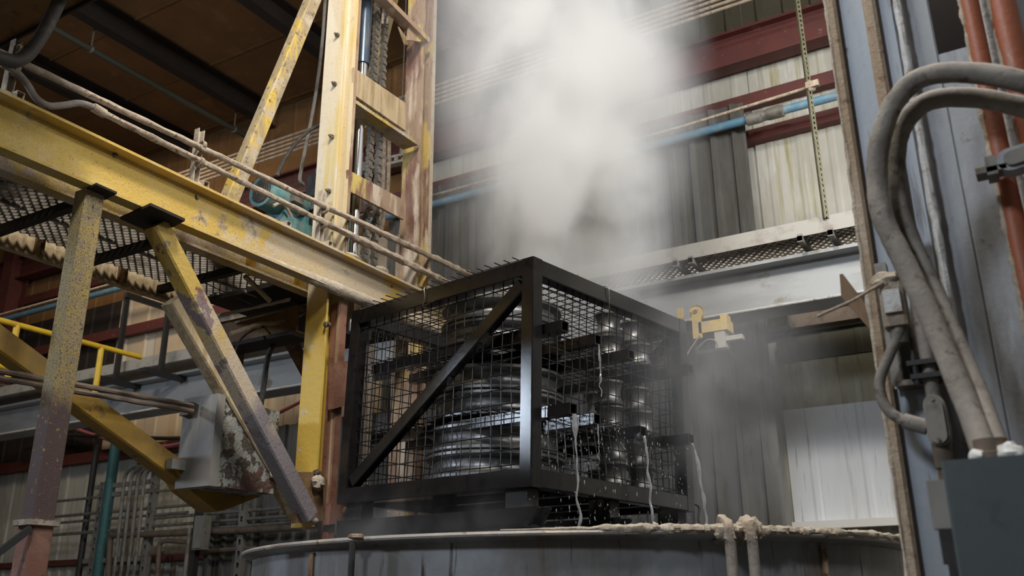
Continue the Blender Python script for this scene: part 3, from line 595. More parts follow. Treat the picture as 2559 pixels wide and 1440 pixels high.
# lift platform carrying the basket
PZ = 2.02
lp = root('lift_platform', (4.75, 4.0, PZ), 'rusty red lift carriage with dark deck arms under the basket', 'lift')
for x0 in (.12, 1.25):
    a, b = B(x0, SY+.3, 0), B(x0, .02, 0)
    obj('deck_arm', MB().sweep((a.x, a.y, PZ+.02), (b.x, b.y, PZ+.02), hss(.12, .07), V3((0, 0, 1))), 'black_dull', lp)
for y0 in (.25, 1.3):
    a, b = B(-.02, y0, 0), B(SX, y0, 0)
    obj('deck_cross_bar', MB().sweep((a.x, a.y, PZ+.012), (b.x, b.y, PZ+.012), hss(.10, .05), V3((0, 0, 1))), 'black_dull', lp)
# drip wire hanging at the far right
obj('hanging_wire', MB().pipe(crv([B(SX+.0, .02, .06), B(SX+.05, .0, .03), B(SX+.04, .0, -.06), B(SX+.12, -.02, -.2), B(SX+.16, -.02, -.32)], 6), .008, 8), 'hose_dark', label='short dark cable hanging below the far right corner of the basket', cat='cable')

# ================================================================== YELLOW RUNWAY FRAME (left)
ZV = V3((0, 0, 1))
VB = 4.0
b1 = root('runway_beam', (3, VB, 3.765), 'front yellow channel beam with flaking paint, crossing the upper left', 'beam')
bch = obj('channel', MB().sweep((-1.2, VB+.085, 3.908), (6.9, VB+.085, 3.908), csec(.085, .286, .016, .012), ZV), 'yellow_beam', b1)
mb = MB(); pts = [V3((u/60, VB+.036, 3.785)) for u in range(205, 345)]
mb.pipe(pts, .044, 14, lambda i, p, d: max(.12, min(1, i/60)*(1 + .22*noise.noise(p*4) + .14*noise.noise(p*14+d) + .07*noise.noise(p*45+d))))
obj('dried_deposit', mb, 'cream_crust', bch)
mb = MB(); pts = [V3((u/40, VB+.03, 4.054)) for u in range(40, 250)]
mb.pipe(pts, .012, 8, lambda i, p, d: max(.3, .8 + .9*noise.noise(p*4) + .6*noise.noise(p*17+d)))
mb.blob((4.95, VB+.03, 4.066), .035, 2.4, 1, .8, 3); mb.blob((4.62, VB+.03, 4.066), .03, 3.2, 1, .7, 5)
obj('dust_ridge', mb, 'cream_crust', bch)
for px, py in ((287, 388), (493, 493)):
    p = onV(px, py, VB+.07); obj('bolt_head', MB().lathe([(.014, 0), (.014, .012)], (p.x, VB+.073, p.z), (0, -1, 0), 6), 'bolt_steel', bch)
b2 = root('runway_beam', (3, 4.33, 3.80), 'rear yellow channel beam half hidden below the front beam', 'beam')
obj('channel', MB().sweep((-1.2, 4.375, 3.945), (6.9, 4.375, 3.945), csec(.088, .29, .016, .012), ZV), 'yellow_far_beam', b2)
for px, py in ((620, 640), (740, 690)):
    p = onV(px, py, 4.36); obj('stiffener', MB().bx(p.x-.012, p.x+.012, 4.29, 4.365, 3.815, 4.07), 'gusset_yellow', b2, smooth=False)
# column under the front beam
p = onV(197, 600, 4.03); CX = p.x+.055
c1 = root('frame_column', (CX, 4.085, 0), 'square yellow column with blistered paint at the left, on a rusty red foot', 'column')
obj('shaft', MB().sweep((CX, 4.085, 2.10), (CX, 4.085, 3.76), hss(.108, .108, .012), V3((1, 0, 0))), 'yellow_column', c1)
obj('collar', MB().sweep((CX, 4.085, 2.075), (CX, 4.085, 2.10), hss(.16, .16, .03), V3((1, 0, 0))), 'conduit_dusty', c1)
obj('foot', MB().sweep((CX, 4.085, 0), (CX, 4.085, 2.078), hss(.112, .112, .012), V3((1, 0, 0))), 'red_primer', c1)
q = [onZ(*k, 3.752) for k in ((208, 478), (240, 462), (292, 485), (262, 500))]
obj('cap_plate', MB().plate(q, ZV, .012), 'dark_brown_steel', c1, smooth=False)
obj('anchor_strap', MB().sweep((CX-.06, 4.03, 2.06), (CX-.42, 4.03, 1.75), rect(.02, .03), ZV), 'pipe_black', c1)
# near diagonal and the one behind it
d0, d1 = onV(388, 562, 4.08), onV(768, 1292, 4.08)
dg = root('diagonal_brace', d1, 'near yellow diagonal brace with peeled purple-grey face', 'brace')
dtb = obj('tube', MB().sweep(d0, d1, hss(.108, .11, .012), V3((0, -1, 0))), 'yellow_diagonal', dg)
q = [onZ(*k, 3.748) for k in ((300, 548), (376, 514), (462, 553), (392, 588))]
obj('bearing_plate', MB().plate(q, ZV, .016), 'dark_brown_steel', dg, smooth=False)
e0, e1 = onV(428, 752, 4.33), onV(742, 1285, 4.33)
dg2 = root('diagonal_brace', e1, 'tan dusty diagonal brace just behind the peeled one', 'brace')
obj('tube', MB().sweep(e0, e1, hss(.10, .10, .012), V3((0, -1, 0))), 'toe_tan', dg2)
obj('bolt_lump', MB().blob(onV(684, 1183, 4.28), .03, seed=4), 'cream_crust', dg2)
# lower diagonal ending in the pointed gusset
f0, f1 = onV(-160, 742, 4.62), onV(535, 1252, 4.62)
dl = root('diagonal_brace', f1, 'long low yellow diagonal ending in a pointed gusset under the grey box', 'brace')
obj('tube', MB().sweep(f0, f1, hss(.125, .12, .012), V3((0, -1, 0))), 'gusset_yellow', dl)
obj('gusset', MB().plate([onV(430, 1150, 4.53), onV(470, 1222, 4.53), onV(543, 1279, 4.53), onV(570, 1272, 4.53), onV(700, 1222, 4.53), onV(700, 1150, 4.53)], (0, 1, 0), .16), 'gusset_yellow', dl, smooth=False)
# the peeling box
u0 = onV(545, 1000, 4.30).x; vl = onU(472, 1000, u0).y
bxr = root('control_box', (u0+.25, 4.4, 2.41), 'grey control box with badly peeling paint behind the diagonal', 'electrical box')
obj('body', MB().bx(u0+.05, u0+.52, 4.30, vl, 2.40, 2.93), 'peeling_paint', bxr)
bcv = obj('cover', MB().bx(u0-.02, u0+.045, 4.285, vl+.015, 2.395, 2.945), 'box_grey', bxr)
obj('latch', MB().bx(u0-.12, u0-.02, vl-.06, vl-.01, 2.50, 2.56), 'strut_grey', bcv)
obj('hasp', MB().blob((u0-.03, vl-.03, 2.53), .03, seed=6), 'bolt_steel', bcv)
obj('arm_socket', MB().bx(u0-.06, u0-.01, vl-.08, vl, 2.83, 2.91), 'pipe_brown', bxr)
for i, (pa, pb, lb) in enumerate((((0, 928), (482, 1014), 'upper dark link rod running to the grey peeling box'), ((0, 946), (482, 1028), 'lower dark link rod running to the grey peeling box'))):
    a, b = onV(*pa, 4.45), onV(*pb, 4.45)
    obj('link_rod', MB().pipe([a - (b-a)*.4] + [a + (b-a)*t/20 for t in range(21)], .015, 8, rough(.25, 12, i)), 'pipe_brown', label=lb, cat='rod', group='link rods')
# walkway grating and its far channel
wk = root('walkway', (2.4, 4.8, 3.86), 'dusty steel grating walkway seen from below, left of the mast', 'walkway')
mb = MB(); grate(mb, 1.2, 4.35, 4.40, 5.18, 3.87, .06, .034, .035, .013)
obj('grating', mb, 'grating_steel', wk, kind='stuff', smooth=False)
obj('edge_channel', MB().sweep((-1, 5.22, 3.87), (4.35, 5.22, 3.87), csec(.05, .22, .012, .012), ZV), 'toe_tan', wk)
obj('edge_channel', MB().sweep((1.0, 4.40, 3.90), (4.35, 4.40, 3.90), rect(.012, .05), ZV), 'brown_channel', wk)
for u in (1.55, 2.15, 2.75, 3.35, 3.95):
    obj('cross_bar', MB().sweep((u, 4.39, 3.835), (u, 5.2, 3.835), rect(.05, .05), ZV), 'dark_brown_steel', wk)
    obj('stiffener', MB().bx(u+.26, u+.285, 5.13, 5.205, 3.772, 3.968), 'brown_channel', wk, smooth=False)
    obj('tooth_strip', MB().sweep((u+.04, 4.79, 3.865), (u+.52, 4.79, 3.865), rect(.02, .02), ZV), 'grating_steel', wk)
# hangers of the crane-beam tray on the left
for i, (pt, pb) in enumerate((((322, 742), (292, 950)), ((418, 775), (405, 930)))):
    b = onU(*pb, 7.3); t_ = root('tray_hanger', b, 'black tray hanger on a flat black foot, %s' % ('left of the pair', 'right of the pair')[i], 'hanger', 'black tray hangers')
    obj('hanger_post', MB().sweep(b, V3((b.x, b.y, onU(*pt, 7.3).z)), csec(.05, .06, .01, .01), V3((1, 0, 0))), 'pipe_black', t_)
    zt_ = onU(*pt, 7.3).z; obj('wall_arm', MB().bx(b.x-.05, WU, b.y-.03, b.y+.03, zt_-.02, zt_+.05), 'pipe_black', t_)
    obj('foot_plate', MB().bx(b.x-.28, b.x+.42, b.y-.05, b.y+.07, b.z-.05, b.z), 'pipe_black', t_)
# yellow handrail beyond the walkway
VH = 7.6
p0, p1 = onV(-120, 768, VH), onV(352, 894, VH)
hr = root('handrail', (p0.x, VH, 4.0), 'bright yellow pipe handrail in the distance at the left', 'handrail')
zt = (p0.z+p1.z)/2; zm = onV(0, 915, VH).z
obj('top_rail', MB().pipe([(p0.x-1, VH, zt), (p1.x, VH, zt)], .026, 10), 'rail_yellow', hr)
obj('mid_rail', MB().pipe([(p0.x-1, VH, zm), (onV(52, 926, VH).x, VH, zm)], .026, 10), 'rail_yellow', hr)
for px in (38, 258):
    u = onV(px, 840, VH).x; obj('rail_post', MB().pipe([(u, VH, zt), (u, VH, zm-.1)], .028, 10), 'rail_yellow', hr)

# ================================================================== LIFT MAST
MV0, MV1 = 4.10, 4.283
UL = 4.46; UR = 5.47
mast = root('lift_mast', (5, 4.2, 0), 'tall cream and yellow lift mast with two columns and a chrome cylinder', 'mast')
mv = (MV0+MV1)/2
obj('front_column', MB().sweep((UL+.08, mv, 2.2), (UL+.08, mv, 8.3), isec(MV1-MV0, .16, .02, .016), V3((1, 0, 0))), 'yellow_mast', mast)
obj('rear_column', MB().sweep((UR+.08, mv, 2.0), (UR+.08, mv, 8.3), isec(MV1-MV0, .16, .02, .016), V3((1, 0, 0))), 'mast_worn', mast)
obj('front_flange_edge', MB().bx(UL+.145, UL+.165, MV0-.012, MV0, 4.08, 8.3), 'mast_worn', mast)
obj('rear_flange_edge', MB().bx(UR+.14, UR+.17, MV0-.012, MV0, 3.6, 8.3), 'cream_crust', mast)
for py in (88, 210, 342, 478):
    p = onU(843 - (py-88)*.055, py, UL-.01); obj('guide_bolt', MB().lathe([(.016, 0), (.019, .008), (.019, .02), (.010, .022), (.010, .04)], (UL, p.y, p.z), (-1, 0, 0), 6), 'bolt_steel', mast)
def vplate(v, pix, th, m, nm, par): return obj(nm, MB().plate([onV(x, y, v) for x, y in pix], (0, 1, 0), th), m, par, smooth=False)
vplate(MV0-.002, [(884, 168), (884, 236), (1014, 327), (1014, 258)], .02, 'toe_tan', 'cross_plate', mast)
vplate(MV0-.002, [(870, 424), (870, 476), (1009, 549), (1009, 500)], .02, 'mast_worn', 'cross_plate', mast)
a, b = onV(884, 252, MV0), onV(1044, 360, MV0)
obj('cross_angle', MB().sweep(a, b, [(0, 0), (0, -.012), (.15, -.012), (.15, 0)], ZV).sweep(a, b, rect(.012, .03), ZV), 'yellow_far_beam', mast)
a, b = onV(945, -12, MV0), onV(1062, 105, MV0)
obj('top_strut', MB().sweep(a - (b-a)*.6, b, rect(.10, .05), ZV), 'mast_worn', mast)
vplate(MV0-.01, [(1022, 62), (1018, 100), (1052, 104), (1062, 60)], .015, 'mast_worn', 'gusset', mast)
vplate(MV0+.16, [(996, 66), (1012, 112), (1020, 112), (1018, 96)], .01, 'toe_tan', 'guide_horn', mast)
# cylinder, rod, chains
pc = onV(893, 400, 4.24)
obj('cylinder_barrel', MB().pipe([(pc.x, 4.24, 5.85), (pc.x, 4.24, 8.2)], .055, 18), 'cylinder_blue', mast)
obj('piston_rod', MB().pipe([(pc.x, 4.24, 3.6), (pc.x, 4.24, 5.86)], .042, 20), 'chrome', mast)
for k, px in enumerate((923, 946)):
    pc2 = onV(px, 400, 4.24)
    ch = obj('leaf_chain', MB().bx(pc2.x-.006, pc2.x+.006, 4.236, 4.244, 3.6, 7.6), 'chain_steel', mast, smooth=False)
    base = [None, None]; z = 3.75; i = 0
    while z < 6.7:
        w2 = .017 if i % 2 else .026
        if base[i % 2] is None:
            lk = base[i % 2] = obj('chain_link', MB().bx(pc2.x-.02, pc2.x+.02, 4.24-w2, 4.24+w2, z, z+.034), 'chain_steel', ch, smooth=False)
            base[i % 2] = (lk, z)
        else:
            lk = base[i % 2][0].copy(); COL.objects.link(lk); lk.parent = ch; lk.location = (0, 0, z - base[i % 2][1])
        i += 1; z += .036
for px in (957, 969):
    p = onV(px, 30, 4.15); obj('anchor_bolt', MB().pipe([(p.x, 4.15, p.z-.12), (p.x, 4.15, p.z+.05)], .012, 8).lathe([(.022, 0), (.022, .03)], (p.x, 4.15, p.z+.04), n=6), 'chain_steel', mast)
vplate(MV0-.02, [(745, 1180), (742, 1308), (808, 1302), (808, 1180)], .05, 'brown_channel', 'foot_shoe', mast)
obj('foot_lump', MB().blob(onV(797, 1205, 4.05), .05, 1, .6, .9, 9, 8, .5), 'cream_crust', mast)
obj('foot_lump', MB().blob(onV(785, 1300, 4.05), .03, 1, .6, .6, 2), 'cream_crust', mast)
for py, px in ((708, 786), (812, 812), (1182, 786)):
    p = onV(px, py, MV0-.01); obj('column_bolt', MB().lathe([(.02, 0), (.022, .01), (.022, .025), (.011, .028), (.011, .045)], p, (0, -1, 0), 6), 'bolt_steel', mast)
obj('deposit_strip', MB().bx(UL+.112, UL+.166, MV0-.016, MV0, 2.25, 3.74), 'toe_tan', mast, smooth=False)
# braces from the mast
a, b = onV(576, 492, 4.30), onV(781, 0, 4.30)
obj('mast_brace', MB().sweep(a - (b-a)*.06, b + (b-a)*.25, hss(.10, .09, .01), V3((0, -1, 0))), 'brace_dull', label='sloping yellow brace rising from the runway beam to the mast top', cat='brace')
a, b = onV(930, 200, 4.85), onV(985, -20, 4.85)
obj('mast_brace', MB().sweep(a - (b-a)*.3, b + (b-a)*.3, hss(.09, .09, .01), V3((0, -1, 0))), 'brace_dull', label='short yellow brace seen behind the mast chains', cat='brace')
# carriage post and its brackets (parts of the lift carriage)
pu = onV(846, 1100, 4.06).x
obj('carriage_post', MB().sweep((pu, 4.12, 1.9), (pu, 4.12, 3.72), hss(.07, .09, .006), V3((0, 1, 0))), 'red_primer', lp)
vplate(4.05, [(836, 908), (834, 1022), (884, 1008), (884, 900)], .05, 'red_primer', 'bracket', lp)
vplate(4.05, [(828, 1258), (822, 1312), (884, 1300), (886, 1252)], .05, 'red_primer', 'bracket', lp)
obj('carriage_roller', MB().lathe([(.02, 0), (.03, .005), (.03, .03)], onV(862, 1278, 4.04), (0, -1, 0), 12), 'rusty_edge', lp)
obj('rear_post', MB().sweep((5.35, 4.0, 2.0), (5.35, 4.0, 3.7), hss(.07, .09, .006), V3((0, 1, 0))), 'mast_worn', lp)
a = B(.12, SY+.3, 0); obj('carriage_beam', MB().sweep((pu, 4.08, PZ), (6.1, 4.08, PZ), hss(.10, .10), ZV), 'red_primer', lp)

# ================================================================== CONDUITS ON THE FRONT BEAM
VC = 4.06
a, b = onV(60, 160, VC), onV(1100, 652, VC)
obj('beam_conduit', MB().pipe([a + (b-a)*t/60 for t in range(-12, 86)], .0185, 10, lambda i, p, d: 1 + .35*min(1, max(0, (i-44)/14)) + (.25 + .35*(i > 50))*noise.noise(p*16 + d) + .15*(i > 50)*noise.noise(p*50 + d)), 'conduit_dusty',
    label='upper dust caked conduit along the front runway beam', cat='conduit', group='conduits on the front beam')
a, b = onV(262, 285, VC), onV(900, 600, VC)
fl = root('beam_conduit', a, 'lower dust caked conduit with a grey flexible tail at the left', 'conduit', 'conduits on the front beam')
obj('conduit_run', MB().pipe([a + (b-a)*t/50 for t in range(0, 96)], .0185, 10, lambda i, p, d: 1 + .45*min(1, max(0, (i-34)/14)) + (.25 + .4*(i > 36))*noise.noise(p*15 + d) + .2*(i > 36)*noise.noise(p*48 + d)), 'conduit_dusty', fl)
obj('coupling', MB().pipe([onV(233, 268, VC), onV(262, 285, VC)], .025, 10), 'conduit_dusty', fl)
obj('flexible_tail', MB().pipe(crv([onV(x, y, VC) for x, y in ((5, 160), (38, 178), (66, 208), (90, 245), (120, 264), (160, 263), (200, 258), (240, 271))], 8), .018, 10), 'hose_dusty', fl)
def postset(px, pyt, pyb, lab, tall=True):
    p = onV(px, pyb, 4.09); t_ = onV(px, pyt, 4.09)
    r_ = root('conduit_stand', (p.x, 4.09, 4.05), lab, 'stand', 'strut stands on the front beam')
    if tall:
        obj('upright', MB().sweep((p.x, 4.10, 4.06), (p.x, 4.10, t_.z), [(-.022, -.02), (-.022, .02), (-.017, .02), (-.017, -.014), (.017, -.014), (.017, .02), (.022, .02), (.022, -.02)], V3((0, -1, 0))), 'strut_dusty', r_, smooth=False)
        for zz in (4.225, 4.335): obj('clamp', MB().lathe([(.02, -.012), (.027, -.012), (.027, .012), (.02, .012)], (p.x, VC, zz), (1, 0, 0), 12, True).bx(p.x-.014, p.x+.014, VC, 4.09, zz-.03, zz-.018), 'conduit_dusty', r_)
    mb = MB()
    for q in ((0, .003), (.037, .04)): mb.bx(p.x+.0, p.x+.04, 4.01, 4.09, 4.051+q[0], 4.051+q[1])
    for q in ((0, .003), (.037, .04)): mb.bx(p.x+q[0], p.x+q[1], 4.01, 4.09, 4.054, 4.088)
    mb.blob((p.x-.02, 4.05, 4.06), .028, 1.4, 1, .7, int(px), 6, .5)
    obj('foot', mb, 'strut_dusty', r_, smooth=False); return r_
postset(488, 316, 446, 'dusty strut stand with two clamps on the front beam, left of the motors')
postset(800, 474, 600, 'crusted strut stand with two clamps beside the mast column')
postset(696, 0, 545, 'low dusty strut stub on the front beam below the motors', False)
postset(22, 90, 222, 'dusty strut stand on the front beam at the left edge')
obj('flexible_hose', MB().pipe(crv([onV(x, y, 4.03) for x, y in ((-20, 138), (10, 148), (40, 152), (70, 135), (100, 95), (130, 40), (160, -20), (200, -80))], 8), .034, 12), 'hose_dark',
    label='thick black flexible hose curving up in the top left corner', cat='hose')
# overhead plate, top left
pA = onZ(100, 62, 4.75)
oh = root('gantry_plate', (pA.x-.4, 3, 4.75), 'dark brown gantry plate overhead filling the top left corner', 'plate')
obj('plate', MB().bx(pA.x-1.6, pA.x, 1.2, 7.0, 4.75, 4.77), 'brown_channel', oh, smooth=False)
obj('edge_lip', MB().bx(pA.x-.012, pA.x, 1.2, 7.0, 4.72, 4.75), 'dark_brown_steel', oh, smooth=False)
obj('vertical_post', MB().bx(pA.x-1.5, pA.x-1.4, 5.3, 5.4, 0, 4.75), 'dark_brown_steel', oh, smooth=False)

# ================================================================== TEAL MOTORS
def motor(px, py, v, r, L, lab, nb):
    c = onV(px, py, v); t_ = root('electric_motor', (c.x+.1, v, 3.9), lab, 'motor', 'teal motors')
    ax = V3((1, 0, 0)); 
    fcv = obj('fan_cover', MB().lathe([(r*.72, .012), (r*.80, 0), (r*.97, .004), (r, .02), (r, L*.52), (r*.93, L*.54)], c, ax, 28), 'teal_paint', t_)
    mb = MB(); mb.lathe([(.005, .004), (r*.74, .004), (r*.74, .012), (.005, .012)], c, ax, 24)
    for k in range(-4, 5):
        h = math.sqrt(max(0, (r*.7)**2 - (k*r*.155)**2)); mb.bx(c.x-.004, c.x+.004, c.y+k*r*.155-.004, c.y+k*r*.155+.004, c.z-h, c.z+h)
    obj('fan_grille', mb, 'fan_mesh_dark', fcv, smooth=False)
    mb = MB().lathe([(r*.84, L*.54), (r*.84, L)], c, ax, 24)
    for k in range(nb):
        a = 2*math.pi*k/nb; d = V3((0, math.cos(a), math.sin(a))); p = c + ax*L*.55 + d*r*.88
        mb.sweep(p, p + ax*L*.4, rect(.008, r*.2), d)
    obj('finned_body', mb, 'teal_paint', t_, smooth=False)
    obj('pedestal', MB().bx(c.x+L*.5, c.x+L*.9, v-r*.6, v+r*.6, 3.9, c.z-r*.6), 'teal_paint', t_)
    obj('terminal_box', MB().bx(c.x+L*.55, c.x+L*.85, v-r*1.25, v-r*.8, c.z-.04, c.z+.05), 'strut_grey', t_); return c
m1 = motor(652, 477, 4.66, .125, .34, 'larger teal electric motor with a slotted fan cover behind the conduits', 16)
m2 = motor(722, 500, 4.80, .098, .28, 'smaller teal electric motor beside the mast', 14)
gb = root('gearbox', (4.75, 4.62, 3.9), 'teal gearbox under the small motor, behind the front beam', 'gearbox')
g0 = onV(722, 572, 4.6)
obj('housing', MB().bx(g0.x-.06, g0.x+.2, 4.52, 4.66, 3.9, g0.z+.06), 'teal_paint', gb)
obj('guard_arc', MB().pipe(crv([onV(x, y, 4.55) for x, y in ((683, 515), (700, 508), (715, 518), (730, 545), (745, 575))], 6), .012, 8), 'conduit_dusty', gb)
vl_ = root('valve_block', (4.9, 4.75, 4.0), 'small dark valve with a blue body against the mast', 'valve'); q = onV(778, 440, 4.75)
obj('body', MB().bx(q.x+.0, q.x+.05, 4.7, 4.8, 3.9, q.z+.02), 'black_dull', vl_)
obj('coil', MB().bx(q.x+.01, q.x+.06, 4.66, 4.72, q.z-.02, q.z+.06), 'valve_blue', vl_)
obj('air_hose', MB().pipe(crv([onV(x, y, 4.7) for x, y in ((693, 440), (705, 410), (730, 370), (765, 333), (800, 312), (840, 300))], 6), .014, 8), 'hose_dark', label='thin black hose looping from the large motor to the mast', cat='hose')
cd0 = onV(805, 110, 4.9)
obj('conduit_drop', MB().pipe(crv([V3((cd0.x, 4.9, ROOF)), V3((cd0.x, 4.9, cd0.z+.6))] + [onV(x, y, 4.9) for x, y in ((805, 110), (790, 230), (770, 340), (752, 430), (750, 452), (758, 462))], 6), .015, 8), 'conduit_grey', label='grey conduit dropping beside the mast to the small motor', cat='conduit')
obj('motor_base', MB().bx(4.36, 5.9, 4.44, 5.2, 3.86, 3.90), 'dark_brown_steel', label='dark steel base plate under the teal motors, seen from below', cat='plate', smooth=False)
# pieces under the mast: cross beam, hoses, coupling
xb = root('cross_beam', (4.3, 4.9, 3.5), 'dark brown cross beam with caked edges below the walkway end', 'beam')
a, b = onU(512, 762, 4.55), onU(760, 690, 4.55)
yx = onU(500, 770, 4.55).y
obj('channel', MB().sweep((4.55, 4.45, 3.66), (4.55, yx, 3.66), csec(.09, .20, .014, .014), ZV), 'brown_channel', xb)
obj('bottom_plate', MB().bx(4.50, 4.70, 4.45, yx, 3.53, 3.56), 'dark_brown_steel', xb, smooth=False)
mb = MB(); mb.pipe([V3((4.46, 4.45+i*.03, 3.775)) for i in range(int((yx-4.45)/.03))], .012, 8, rough(.7, 15, 1, .2)); obj('caked_edge', mb, 'cream_crust', xb)
pr = onV(565, 695, 5.0)
obj('teal_guard', MB().plate([onV(545, 682, 5.0), onV(540, 722, 5.0), onV(572, 722, 5.0), onV(600, 690, 5.0)], (0, 1, 0), .06), 'teal_paint', label='torn teal plastic guard below the walkway end', cat='guard', smooth=False)
obj('maroon_cover', MB().plate([onV(600, 690, 5.06), onV(575, 722, 5.06), onV(625, 716, 5.06), onV(640, 690, 5.06)], (0, 1, 0), .05), 'maroon_steel', label='dark maroon cover beside the torn teal guard', cat='cover', smooth=False)
obj('push_rod', MB().pipe([onV(612, 690, 4.5), onV(674, 752, 4.5)], .018, 10, rough(.2, 15)), 'conduit_dusty', label='dusty short rod slanting below the rear beam', cat='rod')
ct = root('perforated_angle', onV(700, 790, 4.6), 'dusty slotted angle iron below the rear beam', 'angle iron')
a, b = onV(600, 805, 4.6), onV(768, 762, 4.6)
obj('angle', MB().sweep(a, b, [(0, 0), (0, .012), (.05, .012), (.05, 0)], ZV), 'conduit_dusty', ct)
obj('drip_cable', MB().pipe(crv([onV(x, y, 4.58) for x, y in ((575, 835), (640, 812), (690, 808), (735, 795), (757, 782), (752, 776))], 6), .014, 8, rough(.35, 16)), 'conduit_dusty', label='crusted cable looping under the slotted angle', cat='cable')
obj('flexible_hose', MB().pipe(crv([onV(x, y, 4.75) for x, y in ((770, 838), (720, 845), (685, 862), (668, 900), (660, 960), (652, 1010), (648, 1030))], 8), .02, 10), 'hose_dark', label='dark hose curving down left of the yellow mast foot', cat='hose')
obj('thin_cable', MB().pipe(crv([onV(x, y, 4.78) for x, y in ((700, 808), (640, 822), (605, 845), (588, 875), (582, 905))], 6), .008, 6), 'hose_dark', label='thin dark cable curving down in front of the small window', cat='cable')
obj('wire', MB().pipe([onV(500, 701, 4.6), onV(555, 728, 4.6), onV(632, 762, 4.6)], .004, 6), 'hose_dark', label='thin wire stretched below the rear beam', cat='wire')
a, b = onV(735, 870, 4.9), onV(800, 990, 4.9)
obj('rear_strut', MB().sweep(a - (b-a)*.55, b + (b-a)*.6, rect(.07, .08), V3((0, -1, 0))), 'brown_channel', label='dark brown strut slanting down behind the mast foot', cat='strut')
obj('dark_leg', MB().sweep(onV(598, 840, 5.2), V3((onV(598, 840, 5.2).x, 5.2, 2.9)), rect(.07, .07), V3((0, 1, 0))), 'brown_channel', label='short dark brown leg below the cross beam', cat='post')
for i, (pa, pb) in enumerate((((960, 385), (935, 600)), ((972, 385), (948, 590)), ((1006, 370), (998, 600)))):
    a, b = onV(*pa, 5.6), onV(*pb, 5.6)
    obj('rear_conduit', MB().pipe(crv([a + (b-a)*t + V3((.05*math.sin(3*t), 0, 0)) for t in (-.2, 0, .4, .7, 1, 1.2)] + [V3((b.x, b.y, 2.0)), V3((b.x, b.y, 0))], 4), .022, 8), 'conduit_dusty', label='dusty conduit seen between the mast columns, %s' % ('leftmost', 'middle', 'rightmost')[i], cat='conduit', group='conduits behind the mast')
sst = slotted('slotted_strut', onU(870, 425, 7.0), onU(1010, 392, 7.0), .10, 'tray_grey', 'grey slotted strut seen between the mast columns', pitch=.09)
for px, py in ((880, 420), (1000, 392)):
    q = onU(px, py, 7.0); obj('hanger_rod', MB().pipe([q, V3((q.x, q.y, ROOF))], .008, 6), 'conduit_grey', sst)

# ================================================================== CONDUIT RACK ON THE FAR WALL (lower left)
UW = 8.55
def wl_pipe(name, pix, r, m, lab, cat='conduit', group='wall conduits', n=8, k=0, u=UW):
    pts = [onU(x, y, u) for x, y in pix]
    if k: pts = crv(pts, k)
    return obj(name, MB().pipe(pts, r, n), m, label=lab, cat=cat, group=group)
def hline(pa, pb, r, m, lab, u=UW, ext=0.0, **kw):
    a, b = onU(*pa, u), onU(*pb, u); z = (a.z+b.z)/2
    return obj('wall_conduit', MB().pipe([(u, a.y+ext, z), (u, b.y, z)], r, 8), m, label=lab, cat='conduit', group='wall conduits')
hl = [((138, 1255), (459, 1220), .02, 'conduit_grey', 'topmost'), ((120, 1293), (560, 1255), .022, 'conduit_grey', 'second'), ((120, 1310), (470, 1280), .02, 'conduit_grey', 'third'),
      ((120, 1336), (372, 1322), .024, 'conduit_grey', 'fourth'), ((369, 1298), (760, 1264), .022, 'conduit_grey', 'fifth'), ((373, 1319), (760, 1284), .022, 'conduit_grey', 'sixth'),
      ((366, 1331), (760, 1305), .02, 'conduit_grey', 'seventh'), ((366, 1386), (640, 1369), .03, 'pipe_brown', 'lowest brown')]
for pa, pb, r, m, lb in hl: hline(pa, pb, r, m, '%s horizontal grey conduit on the wall at lower left' % lb if 'brown' not in lb else 'lowest brown horizontal pipe on the wall at lower left', u=UW-.05*random.random())
wl_pipe('wall_pipe', ((271, 1450), (275, 1360), (279, 1343), (292, 1338), (420, 1334), (760, 1318)), .042, 'pipe_brown', 'thick brown pipe with an elbow, low on the left wall', 'pipe', None, 12, 4, UW-.12)
wl_pipe('wall_pipe', ((394, 1450), (398, 1370), (403, 1357), (416, 1352), (450, 1354), (520, 1358)), .032, 'pipe_brown', 'short brown elbow pipe near the tank at lower left', 'pipe', None, 12, 4, UW-.1)
for i, x in enumerate((309, 326, 343, 359)):
    dx = -26
    wl_pipe('bent_conduit', ((x+dx, 1450), (x-12, 1330), (x, 1215), (x+4, 1192), (x+14, 1176), (x+30, 1168), (x+60, 1166)), .024, 'conduit_grey', 'vertical conduit bending right at its top on the wall rack, %s from the left' % ORD[i], 'conduit', 'bent conduits', 8, 5, UW-.16)
for i, (pa, pb, lb) in enumerate((((254, 1205), (222, 1450), 'slotted upright of the wall rack beside the teal pipe'), ((386, 1178), (352, 1450), 'slotted upright of the wall rack right of the bent conduits'), ((604, 1250), (590, 1450), 'pale slotted upright left of the tank'))):
    b = onU(*pb, UW-.08); t_ = onU(*pa, UW-.08)
    slotted('rack_upright', V3((UW-.08, b.y, .0)), V3((UW-.08, b.y, t_.z)), .10, 'strut_grey', lb, 'strut', 'wall rack uprights', .14)
for pa, pb, lb in (((240, 1222), (388, 1199), 'upper cross strut of the wall rack'), ((245, 1240), (385, 1226), 'middle cross strut of the wall rack'), ((210, 1403), (370, 1396), 'lower cross strut of the wall rack')):
    a, b = onU(*pa, UW-.04), onU(*pb, UW-.04); z = (a.z+b.z)/2
    obj('rack_rail', MB().sweep((UW-.04, a.y, z), (UW-.04, b.y, z), rect(.05, .06), ZV), 'strut_grey', label=lb, cat='strut', group='wall rack rails')
p = onU(290, 1109, UW-.05); obj('teal_pipe', MB().pipe([(UW-.05, p.y, 0), (UW-.05, p.y, p.z+.1)], .075, 14), 'teal_pipe', label='dark teal vertical pipe on the wall at lower left', cat='pipe')
